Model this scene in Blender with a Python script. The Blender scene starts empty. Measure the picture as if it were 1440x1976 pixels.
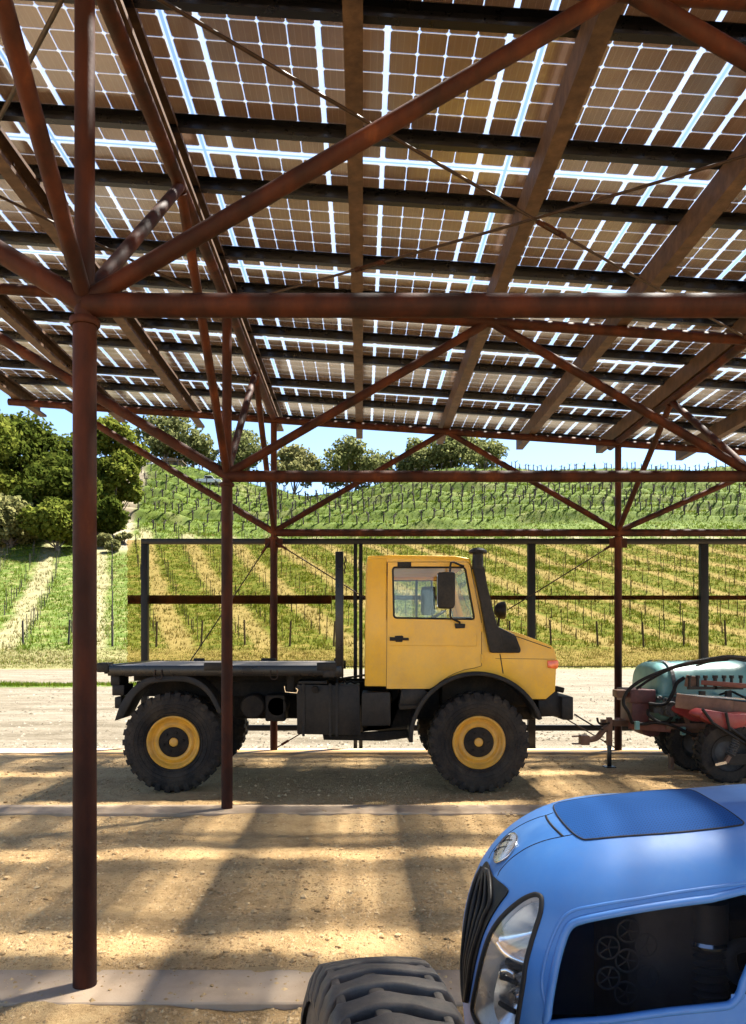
import bpy, bmesh, math, random
import numpy as np
from mathutils import Vector, Matrix, noise
from mathutils.bvhtree import BVHTree

random.seed(7)
rng = np.random.default_rng(11)
SC = bpy.context.scene
COL = SC.collection
PI = math.pi

# ------------------------------------------------------------------ camera
F, CU, CV, EYE = 1535.0, 700.0, 1234.0, 1.638      # focal length and principal point in photo pixels, eye height
cam = bpy.data.cameras.new('camera')
camo = bpy.data.objects.new('camera', cam)
COL.objects.link(camo)
camo.location = (0, 0, EYE)
camo.rotation_euler = (PI / 2, 0, 0)
cam.sensor_fit = 'HORIZONTAL'
cam.sensor_width = 36.0
cam.lens = F / 1440 * 36.0
cam.shift_x = (720 - CU) / 1440
cam.shift_y = (CV - 988) / 1440
cam.clip_start = 0.05
cam.clip_end = 3000
SC.camera = camo

# ------------------------------------------------------------------ sky and sun
SUN = Vector((0.44, 0.30, 1.0)).normalized()        # direction towards the sun
w = bpy.data.worlds.new('World')
SC.world = w
w.use_nodes = True
nt = w.node_tree
sky = nt.nodes.new('ShaderNodeTexSky')
sky.sky_type = 'NISHITA'
sky.sun_disc = False
sky.sun_elevation = math.asin(SUN.z)
sky.sun_rotation = math.atan2(SUN.x, SUN.y)
sky.altitude = 200
sky.air_density = 0.75
sky.dust_density = 0.1
sky.ozone_density = 1.6
nt.links.new(sky.outputs[0], nt.nodes['Background'].inputs[0])
nt.nodes['Background'].inputs[1].default_value = 0.052
sun = bpy.data.lights.new('sun', 'SUN')
sun.energy = 5.0
sun.angle = math.radians(3.2)
sun.color = (1.0, 0.94, 0.83)
suno = bpy.data.objects.new('sun', sun)
COL.objects.link(suno)
suno.rotation_euler = SUN.to_track_quat('Z', 'Y').to_euler()
suno.location = (20, 20, 40)
SC.view_settings.view_transform = 'Standard'
SC.view_settings.look = 'None'
SC.view_settings.exposure = 2.85
SC.view_settings.gamma = 1.0
SC.view_settings.use_curve_mapping = False
SC.cycles.transparent_max_bounces = 24
SC.cycles.max_bounces = 10
SC.cycles.diffuse_bounces = 5
SC.cycles.caustics_reflective = False
SC.cycles.caustics_refractive = False
SC.cycles.use_denoising = True
SC.cycles.sample_clamp_indirect = 6.0

# ------------------------------------------------------------------ helpers
def px(u, v, d):
    """photo pixel at a known distance d -> world point"""
    return Vector(((u - CU) / F * d, d, EYE + (CV - v) / F * d))

ORG = {}                                            # world origin of roots

def origin(p):
    return ORG.get(p.name, Vector((0, 0, 0))) if p else Vector((0, 0, 0))

def tag(o, label=None, cat=None, group=None, kind=None):
    if label: o['label'] = label
    if cat: o['category'] = cat
    if group: o['group'] = group
    if kind: o['kind'] = kind
    return o

def empty(name, loc=(0, 0, 0), parent=None):
    o = bpy.data.objects.new(name, None)
    COL.objects.link(o)
    loc = Vector(loc)
    if parent:
        o.parent = parent
        o.location = loc - origin(parent)
    else:
        o.location = loc
    o.empty_display_size = 0.1
    ORG[o.name] = loc
    return o

def copy_tree(o, parent=None):
    c = o.copy()
    COL.objects.link(c)
    c.parent = parent
    for ch in list(o.children):
        copy_tree(ch, c)
    return c

def orient(a, b, up=Vector((0, 0, 1))):
    d = (b - a).normalized()
    if abs(d.dot(up)) > 0.98:
        up = Vector((0, 1, 0))
    x = d.cross(up).normalized()
    y = x.cross(d).normalized()
    return d, x, y

class MB:
    def __init__(self):
        self.v = []; self.f = []; self.m = []; self.mi = 0
    def add(self, vs, fs):
        o = len(self.v)
        self.v += [tuple(p) for p in vs]
        self.f += [tuple(i + o for i in f) for f in fs]
        self.m += [self.mi] * len(fs)
    def box(self, x0, x1, y0, y1, z0, z1):
        self.add([(x0, y0, z0), (x1, y0, z0), (x1, y1, z0), (x0, y1, z0), (x0, y0, z1), (x1, y0, z1), (x1, y1, z1), (x0, y1, z1)],
                 [(0, 3, 2, 1), (4, 5, 6, 7), (0, 1, 5, 4), (1, 2, 6, 5), (2, 3, 7, 6), (3, 0, 4, 7)])
        return self
    def bar(self, a, b, w, h, up=Vector((0, 0, 1))):
        a = Vector(a); b = Vector(b)
        d, x, y = orient(a, b, up)
        vs = []
        for p in (a, b):
            for sx, sy in ((-1, -1), (1, -1), (1, 1), (-1, 1)):
                vs.append(p + x * (w / 2 * sx) + y * (h / 2 * sy))
        self.add(vs, [(0, 1, 2, 3), (7, 6, 5, 4), (0, 4, 5, 1), (1, 5, 6, 2), (2, 6, 7, 3), (3, 7, 4, 0)])
        return self
    def tube(self, pts, r, n=12, cap=True):
        pts = [Vector(p) for p in pts]
        rs = r if isinstance(r, (list, tuple)) else [r] * len(pts)
        vs = []; fs = []
        up = Vector((0, 0, 1))
        d0 = (pts[1] - pts[0]).normalized()
        if abs(d0.dot(up)) > 0.9: up = Vector((0, 1, 0))
        x = d0.cross(up).normalized()
        for i, p in enumerate(pts):
            if i == 0: d = pts[1] - pts[0]
            elif i == len(pts) - 1: d = pts[-1] - pts[-2]
            else: d = (pts[i + 1] - pts[i]).normalized() + (pts[i] - pts[i - 1]).normalized()
            d.normalize()
            x = (x - d * x.dot(d)).normalized()
            y = d.cross(x)
            for k in range(n):
                a = 2 * PI * k / n
                vs.append(p + (x * math.cos(a) + y * math.sin(a)) * rs[i])
        for i in range(len(pts) - 1):
            for k in range(n):
                k2 = (k + 1) % n
                fs.append((i * n + k, i * n + k2, (i + 1) * n + k2, (i + 1) * n + k))
        if cap:
            fs.append(tuple(range(n - 1, -1, -1)))
            fs.append(tuple((len(pts) - 1) * n + k for k in range(n)))
        self.add(vs, fs)
        return self
    def lathe(self, prof, c, axis='Y', n=48, a0=0.0, a1=2 * PI):
        """prof: (radius, offset along the axis)"""
        c = Vector(c); vs = []; fs = []
        full = abs(a1 - a0 - 2 * PI) < 1e-6
        m = n if full else n + 1
        for i in range(m):
            a = a0 + (a1 - a0) * i / n
            for r, t in prof:
                ca, sa = r * math.cos(a), r * math.sin(a)
                if axis == 'Y': p = (ca, t, sa)
                elif axis == 'X': p = (t, ca, sa)
                else: p = (ca, sa, t)
                vs.append(c + Vector(p))
        k = len(prof)
        for i in range(n):
            j = (i + 1) % m
            for q in range(k - 1):
                fs.append((i * k + q, i * k + q + 1, j * k + q + 1, j * k + q))
        self.add(vs, fs)
        return self
    def prism(self, poly, fn, t0, t1):
        """poly: 2-D outline; fn(a, b, t) -> 3-D"""
        n = len(poly)
        vs = [fn(a, b, t0) for a, b in poly] + [fn(a, b, t1) for a, b in poly]
        fs = [tuple(range(n)), tuple(range(2 * n - 1, n - 1, -1))]
        for i in range(n):
            j = (i + 1) % n
            fs.append((i, i + n, j + n, j))
        self.add(vs, fs)
        return self
    def ring(self, outer, inner, fn, t0, t1, n=96):
        """plate with a hole: both outlines star-shaped round the hole's centre"""
        c = np.mean(np.array(inner), 0)
        ang = set(2 * PI * i / n for i in range(n))
        for p in list(outer) + list(inner):
            ang.add(math.atan2(p[1] - c[1], p[0] - c[0]) % (2 * PI))
        ang = sorted(ang)
        def hit(poly, a):
            dx, dy = math.cos(a), math.sin(a); best = 0
            for i in range(len(poly)):
                x1, y1 = poly[i][0] - c[0], poly[i][1] - c[1]
                x2, y2 = poly[(i + 1) % len(poly)][0] - c[0], poly[(i + 1) % len(poly)][1] - c[1]
                ex, ey = x2 - x1, y2 - y1
                den = dx * ey - dy * ex
                if abs(den) < 1e-12: continue
                t = (x1 * ey - y1 * ex) / den
                s = (x1 * dy - y1 * dx) / den
                if t > 0 and -1e-6 <= s <= 1 + 1e-6: best = max(best, t)
            return (c[0] + dx * best, c[1] + dy * best)
        o = [hit(outer, a) for a in ang]; q = [hit(inner, a) for a in ang]
        m = len(ang)
        vs = [fn(a, b, t0) for a, b in o] + [fn(a, b, t0) for a, b in q] + [fn(a, b, t1) for a, b in o] + [fn(a, b, t1) for a, b in q]
        fs = []
        for i in range(m):
            j = (i + 1) % m
            fs += [(i, j, m + j, m + i), (2 * m + j, 2 * m + i, 3 * m + i, 3 * m + j), (j, i, 2 * m + i, 2 * m + j), (m + i, m + j, 3 * m + j, 3 * m + i)]
        self.add(vs, fs)
        return self
    def mesh(self, name, mats, off=Vector((0, 0, 0)), smooth=True, angle=35, bevel=0, seg=2):
        me = bpy.data.meshes.new(name)
        me.from_pydata([(p[0] - off[0], p[1] - off[1], p[2] - off[2]) for p in self.v], [], self.f)
        mats = mats if isinstance(mats, (list, tuple)) else [mats]
        for m in mats: me.materials.append(m)
        if len(mats) > 1: me.polygons.foreach_set('material_index', self.m)
        bm = bmesh.new(); bm.from_mesh(me)
        bmesh.ops.recalc_face_normals(bm, faces=bm.faces)
        if bevel:
            es = [e for e in bm.edges if len(e.link_faces) == 2 and e.calc_face_angle(0) > math.radians(28)]
            bmesh.ops.bevel(bm, geom=es, offset=bevel, segments=seg, profile=0.5, affect='EDGES', clamp_overlap=True)
        bm.to_mesh(me); bm.free()
        if smooth:
            me.polygons.foreach_set('use_smooth', [True] * len(me.polygons))
            me.set_sharp_from_angle(angle=math.radians(angle))
        me.update()
        return me
    def build(self, name, mats, parent=None, **k):
        me = self.mesh(name, mats, origin(parent), **k)
        return link(name, me, parent)

def link(name, me, parent=None, loc=None, rot=None):
    o = bpy.data.objects.new(name, me)
    COL.objects.link(o)
    if parent: o.parent = parent
    if loc is not None: o.location = loc
    if rot is not None: o.rotation_euler = rot
    if not parent: ORG[o.name] = Vector(o.location)
    else: ORG[o.name] = origin(parent) + Vector(o.location)
    return o

def big_mesh(name, V, Fq, mats, mi=None, smooth=False):
    """numpy verts (n,3), faces (m,k) -> mesh"""
    me = bpy.data.meshes.new(name)
    k = Fq.shape[1]
    me.vertices.add(len(V)); me.vertices.foreach_set('co', np.ascontiguousarray(V, dtype=np.float32).ravel())
    me.loops.add(Fq.size); me.loops.foreach_set('vertex_index', np.ascontiguousarray(Fq, dtype=np.int32).ravel())
    me.polygons.add(len(Fq)); me.polygons.foreach_set('loop_start', np.arange(0, Fq.size, k, dtype=np.int32))
    for m in (mats if isinstance(mats, (list, tuple)) else [mats]): me.materials.append(m)
    if mi is not None: me.polygons.foreach_set('material_index', np.ascontiguousarray(mi, dtype=np.int32))
    me.polygons.foreach_set('use_smooth', np.full(len(Fq), smooth))
    me.update(calc_edges=True)
    me.validate()
    return me

def spline(pts, n):
    """Catmull-Rom through pts (tuples of any size), n samples per span"""
    P = [np.array(p, float) for p in pts]
    P = [2 * P[0] - P[1]] + P + [2 * P[-1] - P[-2]]
    out = []
    for i in range(1, len(P) - 2):
        for k in range(n):
            t = k / n
            a, b, c, d = P[i - 1], P[i], P[i + 1], P[i + 2]
            out.append(0.5 * (2 * b + (c - a) * t + (2 * a - 5 * b + 4 * c - d) * t * t + (3 * b - a - 3 * c + d) * t ** 3))
    out.append(P[-2])
    return out

def sm(a, b, x):
    t = np.clip((x - a) / (b - a), 0, 1)
    return t * t * (3 - 2 * t)

# ------------------------------------------------------------------ materials
def nodes(m):
    m.use_nodes = True
    return m.node_tree.nodes, m.node_tree.links, m.node_tree.nodes['Principled BSDF']

def ramp(N, L, fac, stops):
    r = N.new('ShaderNodeValToRGB')
    while len(r.color_ramp.elements) < len(stops): r.color_ramp.elements.new(0.5)
    for e, (p, c) in zip(r.color_ramp.elements, stops):
        e.position = p; e.color = (*c, 1)
    L.new(fac, r.inputs[0])
    return r.outputs[0]

def tnoise(N, L, scale, detail=6, rough=0.6, vec=None, stretch=None, dist=0.0):
    t = N.new('ShaderNodeTexNoise')
    t.inputs['Scale'].default_value = scale; t.inputs['Detail'].default_value = detail
    t.inputs['Roughness'].default_value = rough; t.inputs['Distortion'].default_value = dist
    if vec is None:
        vec = N.new('ShaderNodeNewGeometry').outputs['Position']
    if stretch:
        mp = N.new('ShaderNodeMapping'); mp.inputs['Scale'].default_value = stretch
        L.new(vec, mp.inputs[0]); vec = mp.outputs[0]
    L.new(vec, t.inputs['Vector'])
    return t.outputs['Fac']

def math_(N, L, op, a, b=None, c=None):
    n = N.new('ShaderNodeMath'); n.operation = op
    for i, q in enumerate((a, b, c)):
        if q is None: continue
        if isinstance(q, (int, float)): n.inputs[i].default_value = q
        else: L.new(q, n.inputs[i])
    return n.outputs[0]

def mixc(N, L, fac, a, b):
    n = N.new('ShaderNodeMix'); n.data_type = 'RGBA'
    for i, q in ((0, fac), (6, a), (7, b)):
        if isinstance(q, (int, float)): n.inputs[i].default_value = q
        elif isinstance(q, tuple): n.inputs[i].default_value = (*q, 1)
        else: L.new(q, n.inputs[i])
    return n.outputs[2]

def bump(N, L, b, h, strength, dist=0.01):
    n = N.new('ShaderNodeBump'); n.inputs['Strength'].default_value = strength; n.inputs['Distance'].default_value = dist
    L.new(h, n.inputs['Height']); L.new(n.outputs[0], b.inputs['Normal'])

def pm(name, stops, scale=8, rough=0.6, metal=0.0, bmp=0.0, bscale=None, coat=0.0, stretch=None, detail=6, rvar=0.12, bdist=0.004, spec=0.5, obj=False, dust=0.0):
    m = bpy.data.materials.new(name)
    N, L, b = nodes(m)
    vec = N.new('ShaderNodeTexCoord').outputs['Object'] if obj else None
    n1 = tnoise(N, L, scale, detail, 0.62, vec, stretch)
    if isinstance(stops[0], (int, float)): stops = [(0.3, tuple(c * 0.86 for c in stops)), (0.7, tuple(min(1, c * 1.12) for c in stops))]
    col = ramp(N, L, n1, stops)
    if dust:                                               # dry film and splashes of dust
        d1 = tnoise(N, L, 3.1, 9, 0.72, vec, (1, 1, 0.6)); d2 = tnoise(N, L, 46, 5, 0.7, vec)
        dm = N.new('ShaderNodeMapRange'); dm.inputs[1].default_value = 0.46; dm.inputs[2].default_value = 0.78
        L.new(math_(N, L, 'MULTIPLY_ADD', d2, 0.35, math_(N, L, 'MULTIPLY', d1, 0.72)), dm.inputs[0])
        col = mixc(N, L, math_(N, L, 'MULTIPLY', dm.outputs[0], dust), col, (0.30, 0.225, 0.14))
    L.new(col, b.inputs['Base Color'])
    n2 = tnoise(N, L, scale * 2.3, 5, 0.6, vec)
    r = math_(N, L, 'MULTIPLY_ADD', n2, rvar * 2, rough - rvar)
    L.new(r, b.inputs['Roughness'])
    b.inputs['Metallic'].default_value = metal
    b.inputs['Coat Weight'].default_value = coat
    b.inputs['Coat Roughness'].default_value = 0.08
    b.inputs['Specular IOR Level'].default_value = spec
    if bmp: bump(N, L, b, tnoise(N, L, bscale or scale * 4, 6, 0.65, vec), bmp, bdist)
    return m

M = {}
M['rust'] = pm('rust_steel', [(0.25, (0.007, 0.0026, 0.0018)), (0.46, (0.024, 0.0062, 0.0030)), (0.62, (0.050, 0.0118, 0.0042)), (0.80, (0.12, 0.036, 0.0105))],
               scale=5, rough=0.68, bmp=0.35, bscale=60, stretch=(1, 1, 0.35), spec=0.18)
M['rafter'] = pm('weathered_steel', [(0.25, (0.0300, 0.0180, 0.0132)), (0.5, (0.0660, 0.0390, 0.0252)), (0.75, (0.1140, 0.0690, 0.0420))], scale=9, rough=0.6, bmp=0.3, bscale=80, spec=0.22)
M['black_steel'] = pm('black_painted_steel', [(0.3, (0.0014, 0.0016, 0.0032)), (0.7, (0.0034, 0.0036, 0.006))], scale=6, rough=0.3, spec=0.35)
M['frame'] = pm('black_frame_paint', [(0.3, (0.0029, 0.0036, 0.0047)), (0.7, (0.0072, 0.0079, 0.0090))], scale=8, rough=0.45, spec=0.22)
M['rod'] = pm('rod_steel', [(0.3, (0.010, 0.006, 0.005)), (0.7, (0.035, 0.018, 0.012))], scale=20, rough=0.55, spec=0.25)
M['concrete'] = pm('concrete', [(0.2, (0.23, 0.16, 0.10)), (0.5, (0.385, 0.285, 0.195)), (0.8, (0.46, 0.36, 0.26))], scale=3.2, rough=0.9, bmp=0.4, bscale=70, detail=10, spec=0.2)
M['yellow'] = pm('yellow_truck_paint', [(0.2, (0.56, 0.305, 0.012)), (0.5, (0.69, 0.39, 0.017)), (0.85, (0.75, 0.44, 0.03))], scale=2.2, rough=0.4, coat=0.1, bmp=0.02, bscale=4, dust=0.42)
M['rimpaint'] = pm('orange_yellow_rim_paint', [(0.25, (0.40, 0.20, 0.02)), (0.55, (0.62, 0.32, 0.025)), (0.85, (0.68, 0.38, 0.05))], scale=7, rough=0.45, bmp=0.1, dust=0.5)
M['black'] = pm('black_plastic', [(0.3, (0.0035, 0.0038, 0.0049)), (0.7, (0.0091, 0.0095, 0.0112))], scale=9, rough=0.5, bmp=0.1, bscale=90, spec=0.22, dust=0.1)
M['under'] = pm('dusty_chassis', [(0.3, (0.0036, 0.0036, 0.0042)), (0.6, (0.0090, 0.0081, 0.0078)), (0.85, (0.0210, 0.0165, 0.0126))], scale=7, rough=0.75, bmp=0.2, spec=0.22, dust=0.14)
M['gasket'] = pm('black_rubber_gasket', (0.0034, 0.0034, 0.0038), rough=0.7)
M['rubber'] = pm('tyre_rubber', [(0.25, (0.0053, 0.0053, 0.0064)), (0.55, (0.0105, 0.0105, 0.0120)), (0.82, (0.0281, 0.0232, 0.0188))], scale=6, rough=0.78, bmp=0.25, bscale=60, spec=0.22, dust=0.22)
M['deck'] = pm('worn_deck_board', [(0.25, (0.0660, 0.0600, 0.0624)), (0.55, (0.1440, 0.1320, 0.1344)), (0.8, (0.2640, 0.2400, 0.2280))], scale=3, rough=0.55, bmp=0.25, bscale=40, stretch=(0.3, 2.2, 1), detail=9, dust=0.3)
M['chrome'] = pm('bright_metal', [(0.3, (0.55, 0.55, 0.56)), (0.7, (0.75, 0.75, 0.75))], scale=12, rough=0.18, metal=1.0, rvar=0.06)
M['orange'] = pm('orange_lens', (0.75, 0.12, 0.015), rough=0.2, coat=0.5)
M['blue'] = pm('tractor_blue_paint', [(0.25, (0.03, 0.14, 0.42)), (0.55, (0.045, 0.175, 0.47)), (0.8, (0.10, 0.25, 0.52))], scale=4.0, rough=0.5, coat=0.12, bmp=0.02, bscale=6, dust=0.1)
M['teal'] = pm('teal_tank_plastic', [(0.25, (0.0850, 0.2380, 0.2380)), (0.55, (0.1275, 0.3060, 0.3060)), (0.8, (0.2125, 0.3825, 0.3655))], scale=4, rough=0.42, bmp=0.08, dust=0.3)
M['redp'] = pm('red_plastic', [(0.3, (0.2100, 0.0100, 0.0150)), (0.75, (0.3000, 0.0250, 0.0300))], scale=5, rough=0.4, dust=0.3)
M['maroon'] = pm('maroon_rusty_paint', [(0.25, (0.0450, 0.0150, 0.0150)), (0.55, (0.0975, 0.0263, 0.0263)), (0.8, (0.1650, 0.0675, 0.0450))], scale=8, rough=0.6, bmp=0.2)
M['tan'] = pm('tan_rusty_frame', [(0.25, (0.0840, 0.0420, 0.0280)), (0.55, (0.1820, 0.0980, 0.0595)), (0.8, (0.2520, 0.1540, 0.1050))], scale=7, rough=0.65, bmp=0.2)
M['redframe'] = pm('red_oxide_frame', [(0.25, (0.0960, 0.0270, 0.0180)), (0.75, (0.1980, 0.0600, 0.0360))], scale=7, rough=0.6, bmp=0.2)
M['wood'] = pm('grey_wood_post', [(0.3, (0.06, 0.04, 0.03)), (0.7, (0.15, 0.11, 0.085))], scale=14, rough=0.85)
M['stake'] = pm('dark_stake', [(0.3, (0.0140, 0.0105, 0.0091)), (0.7, (0.0350, 0.0245, 0.0196))], scale=9, rough=0.8)
M['vine'] = pm('vine_bark', [(0.3, (0.0140, 0.0098, 0.0077)), (0.7, (0.0385, 0.0266, 0.0196))], scale=11, rough=0.9)
M['bark'] = pm('oak_bark', [(0.3, (0.045, 0.034, 0.026)), (0.7, (0.13, 0.10, 0.08))], scale=3, rough=0.9, bmp=0.4)
M['white'] = pm('white_car_paint', (0.4680, 0.4680, 0.4560), rough=0.35, coat=0.4)
M['shed'] = pm('brown_shed_boards', [(0.3, (0.06, 0.036, 0.02)), (0.7, (0.12, 0.075, 0.045))], scale=2, rough=0.8, stretch=(6, 6, 0.3))
M['dark'] = pm('dark_cavity', (0.006, 0.006, 0.007), rough=0.8)
M['grey'] = pm('engine_grey', [(0.3, (0.035, 0.035, 0.037)), (0.7, (0.09, 0.088, 0.085))], scale=9, rough=0.6)
M['seat'] = pm('seat_fabric', (0.03, 0.03, 0.033), rough=0.85)

def glass(name, tint, base=0.03, rough=0.02, haze=0.0, hazec=(0.8, 0.8, 0.8), ior=1.45, power=5.0):
    """thin pane: transparent plus fresnel reflection, optionally a little dusty"""
    m = bpy.data.materials.new(name); m.use_nodes = True
    N, L = m.node_tree.nodes, m.node_tree.links
    N.remove(N['Principled BSDF']); out = N['Material Output']
    tr = N.new('ShaderNodeBsdfTransparent'); tr.inputs[0].default_value = (*tint, 1)
    gl = N.new('ShaderNodeBsdfGlossy'); gl.inputs['Roughness'].default_value = rough
    lw = N.new('ShaderNodeLayerWeight'); lw.inputs[0].default_value = 0.5
    f0 = ((ior - 1) / (ior + 1)) ** 2
    fr = math_(N, L, 'MULTIPLY_ADD', math_(N, L, 'POWER', lw.outputs['Facing'], power), 1 - f0, f0)
    mx = N.new('ShaderNodeMixShader')
    L.new(math_(N, L, 'ADD', fr, base), mx.inputs[0])
    L.new(tr.outputs[0], mx.inputs[1]); L.new(gl.outputs[0], mx.inputs[2])
    last = mx.outputs[0]
    if haze:
        t2 = N.new('ShaderNodeBsdfTranslucent'); t2.inputs[0].default_value = (*hazec, 1)
        d2 = N.new('ShaderNodeBsdfDiffuse'); d2.inputs[0].default_value = (*hazec, 1)
        ms = N.new('ShaderNodeMixShader'); ms.inputs[0].default_value = 0.3
        L.new(t2.outputs[0], ms.inputs[1]); L.new(d2.outputs[0], ms.inputs[2])
        m3 = N.new('ShaderNodeMixShader')
        nz = tnoise(N, L, 5.0, 4, 0.6)
        L.new(math_(N, L, 'MULTIPLY', math_(N, L, 'ADD', nz, 0.5), haze), m3.inputs[0])
        L.new(last, m3.inputs[1]); L.new(ms.outputs[0], m3.inputs[2]); last = m3.outputs[0]
    L.new(last, out.inputs[0])
    return m

M['pane'] = glass('cab_window_glass', (0.9, 0.92, 0.9), 0.0, haze=0.0)
M['lens'] = glass('headlight_lens', (0.95, 0.95, 0.95), 0.05, haze=0.03)
M['panelglass'] = glass('solar_panel_glass', (0.96, 0.98, 1.0), 0.0, rough=0.22, haze=0.08, hazec=(0.9, 0.95, 1.0), ior=1.35, power=2.15)
M['screen'] = glass('bronze_screen_mesh', (0.70, 0.585, 0.36), 0.0, rough=0.5, haze=0.03, hazec=(0.35, 0.24, 0.08), ior=1.05)

def cellmat():
    m = bpy.data.materials.new('solar_cell_back'); m.use_nodes = True
    N, L = m.node_tree.nodes, m.node_tree.links
    b = N['Principled BSDF']; out = N['Material Output']
    tc = N.new('ShaderNodeTexCoord').outputs['Object']
    sx = N.new('ShaderNodeSeparateXYZ'); L.new(tc, sx.inputs[0])
    # three fine bus bars along the cell, fingers across
    fx = math_(N, L, 'FRACT', math_(N, L, 'MULTIPLY_ADD', sx.outputs[0], 1 / 0.0405, 0.5))
    bar = math_(N, L, 'LESS_THAN', math_(N, L, 'ABSOLUTE', math_(N, L, 'SUBTRACT', fx, 0.5)), 0.022)
    n1 = tnoise(N, L, 1.4, 3, 0.5)
    base = ramp(N, L, n1, [(0.3, (0.118, 0.064, 0.042)), (0.7, (0.158, 0.090, 0.060))])
    oi = N.new('ShaderNodeObjectInfo')
    hs = N.new('ShaderNodeHueSaturation'); L.new(base, hs.inputs['Color']); L.new(math_(N, L, 'MULTIPLY_ADD', oi.outputs['Random'], 0.3, 0.85), hs.inputs['Value'])
    base = hs.outputs[0]
    col = mixc(N, L, bar, base, (0.26, 0.19, 0.14))
    L.new(col, b.inputs['Base Color'])
    b.inputs['Roughness'].default_value = 0.22
    b.inputs['Specular IOR Level'].default_value = 0.9
    tl = N.new('ShaderNodeBsdfTranslucent'); tl.inputs[0].default_value = (0.46, 0.31, 0.21, 1)
    mx = N.new('ShaderNodeMixShader'); mx.inputs[0].default_value = 0.135
    L.new(b.outputs[0], mx.inputs[1]); L.new(tl.outputs[0], mx.inputs[2])
    L.new(mx.outputs[0], out.inputs[0])
    return m
M['cell'] = cellmat()

def leafmat(name, c1, c2, c3, trans=0.25):
    m = bpy.data.materials.new(name); m.use_nodes = True
    N, L = m.node_tree.nodes, m.node_tree.links
    out = N['Material Output']; N.remove(N['Principled BSDF'])
    g = N.new('ShaderNodeNewGeometry')
    n1 = tnoise(N, L, 0.55, 4, 0.6)
    ri = math_(N, L, 'MULTIPLY_ADD', g.outputs['Random Per Island'], 0.55, math_(N, L, 'MULTIPLY_ADD', n1, 0.9, -0.2))
    c = ramp(N, L, ri, [(0.15, c1), (0.5, c2), (0.85, c3)])
    d = N.new('ShaderNodeBsdfDiffuse'); t = N.new('ShaderNodeBsdfTranslucent')
    L.new(c, d.inputs[0]); L.new(c, t.inputs[0])
    mx = N.new('ShaderNodeMixShader'); mx.inputs[0].default_value = trans
    L.new(d.outputs[0], mx.inputs[1]); L.new(t.outputs[0], mx.inputs[2]); L.new(mx.outputs[0], out.inputs[0])
    return m
M['leaf_dark'] = leafmat('oak_leaf_dark', (0.0204, 0.0297, 0.0056), (0.0391, 0.0545, 0.0089), (0.0798, 0.0935, 0.0169), 0.4)
M['leaf_mid'] = leafmat('oak_leaf_mid', (0.0462, 0.0632, 0.0098), (0.0870, 0.1074, 0.0172), (0.1530, 0.1632, 0.0306), 0.4)
M['leaf_olive'] = leafmat('oak_leaf_olive', (0.0688, 0.0748, 0.0289), (0.1377, 0.1377, 0.0519), (0.2295, 0.2185, 0.0978), 0.4)
M['grass'] = leafmat('green_grass', (0.0367, 0.0625, 0.0040), (0.0698, 0.1102, 0.0073), (0.1248, 0.1615, 0.0149), 0.35)
M['grass_dry'] = leafmat('dry_grass', (0.0843, 0.0694, 0.0191), (0.1389, 0.1190, 0.0347), (0.1984, 0.1736, 0.0625), 0.3)
M['leaf_hazed'] = leafmat('hazed_hilltop_leaf', (0.055, 0.065, 0.022), (0.105, 0.118, 0.042), (0.175, 0.18, 0.08), 0.45)  # leaf tones paled to stand in for distance haze

# ------------------------------------------------------------------ terrain
YK = [-400, 46, 50, 56, 80, 113, 140, 152, 162, 176, 230, 400]
ZK = [0.0, 0.0, 0.25, 1.4, 6.6, 16.0, 27.0, 32.0, 35.6, 37.0, 36.0, 30.0]
def smooth_profile(y):
    y = np.asarray(y, float); o = 0
    for q, k in ((-3, 0.2), (-1.2, 0.2), (0, 0.2), (1.2, 0.2), (3, 0.2)):
        o = o + k * np.interp(y + q, YK, ZK)
    return np.where(y < 42, 0, o)

def vnoise(x, y, s, seed=0):
    """cheap smooth value noise in numpy"""
    x = np.asarray(x, float) / s + seed * 17.3; y = np.asarray(y, float) / s - seed * 9.1
    xi = np.floor(x); yi = np.floor(y); fx = x - xi; fy = y - yi
    fx = fx * fx * (3 - 2 * fx); fy = fy * fy * (3 - 2 * fy)
    def h(a, b):
        t = np.sin(a * 127.1 + b * 311.7 + seed * 3.7) * 43758.5453
        return t - np.floor(t)
    return (h(xi, yi) * (1 - fx) + h(xi + 1, yi) * fx) * (1 - fy) + (h(xi, yi + 1) * (1 - fx) + h(xi + 1, yi + 1) * fx) * fy

UPROWS = [118.0, 122.5, 127.2, 132.2, 137.5, 143.0, 149.0, 155.5, 162.0]
def rowy(x, k):
    """distance of the k-th contour row of the upper field"""
    return UPROWS[k] + 2.0 * np.sin(np.asarray(x) / 24.0 + 0.35 * k) + 0.06 * np.asarray(x)

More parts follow.
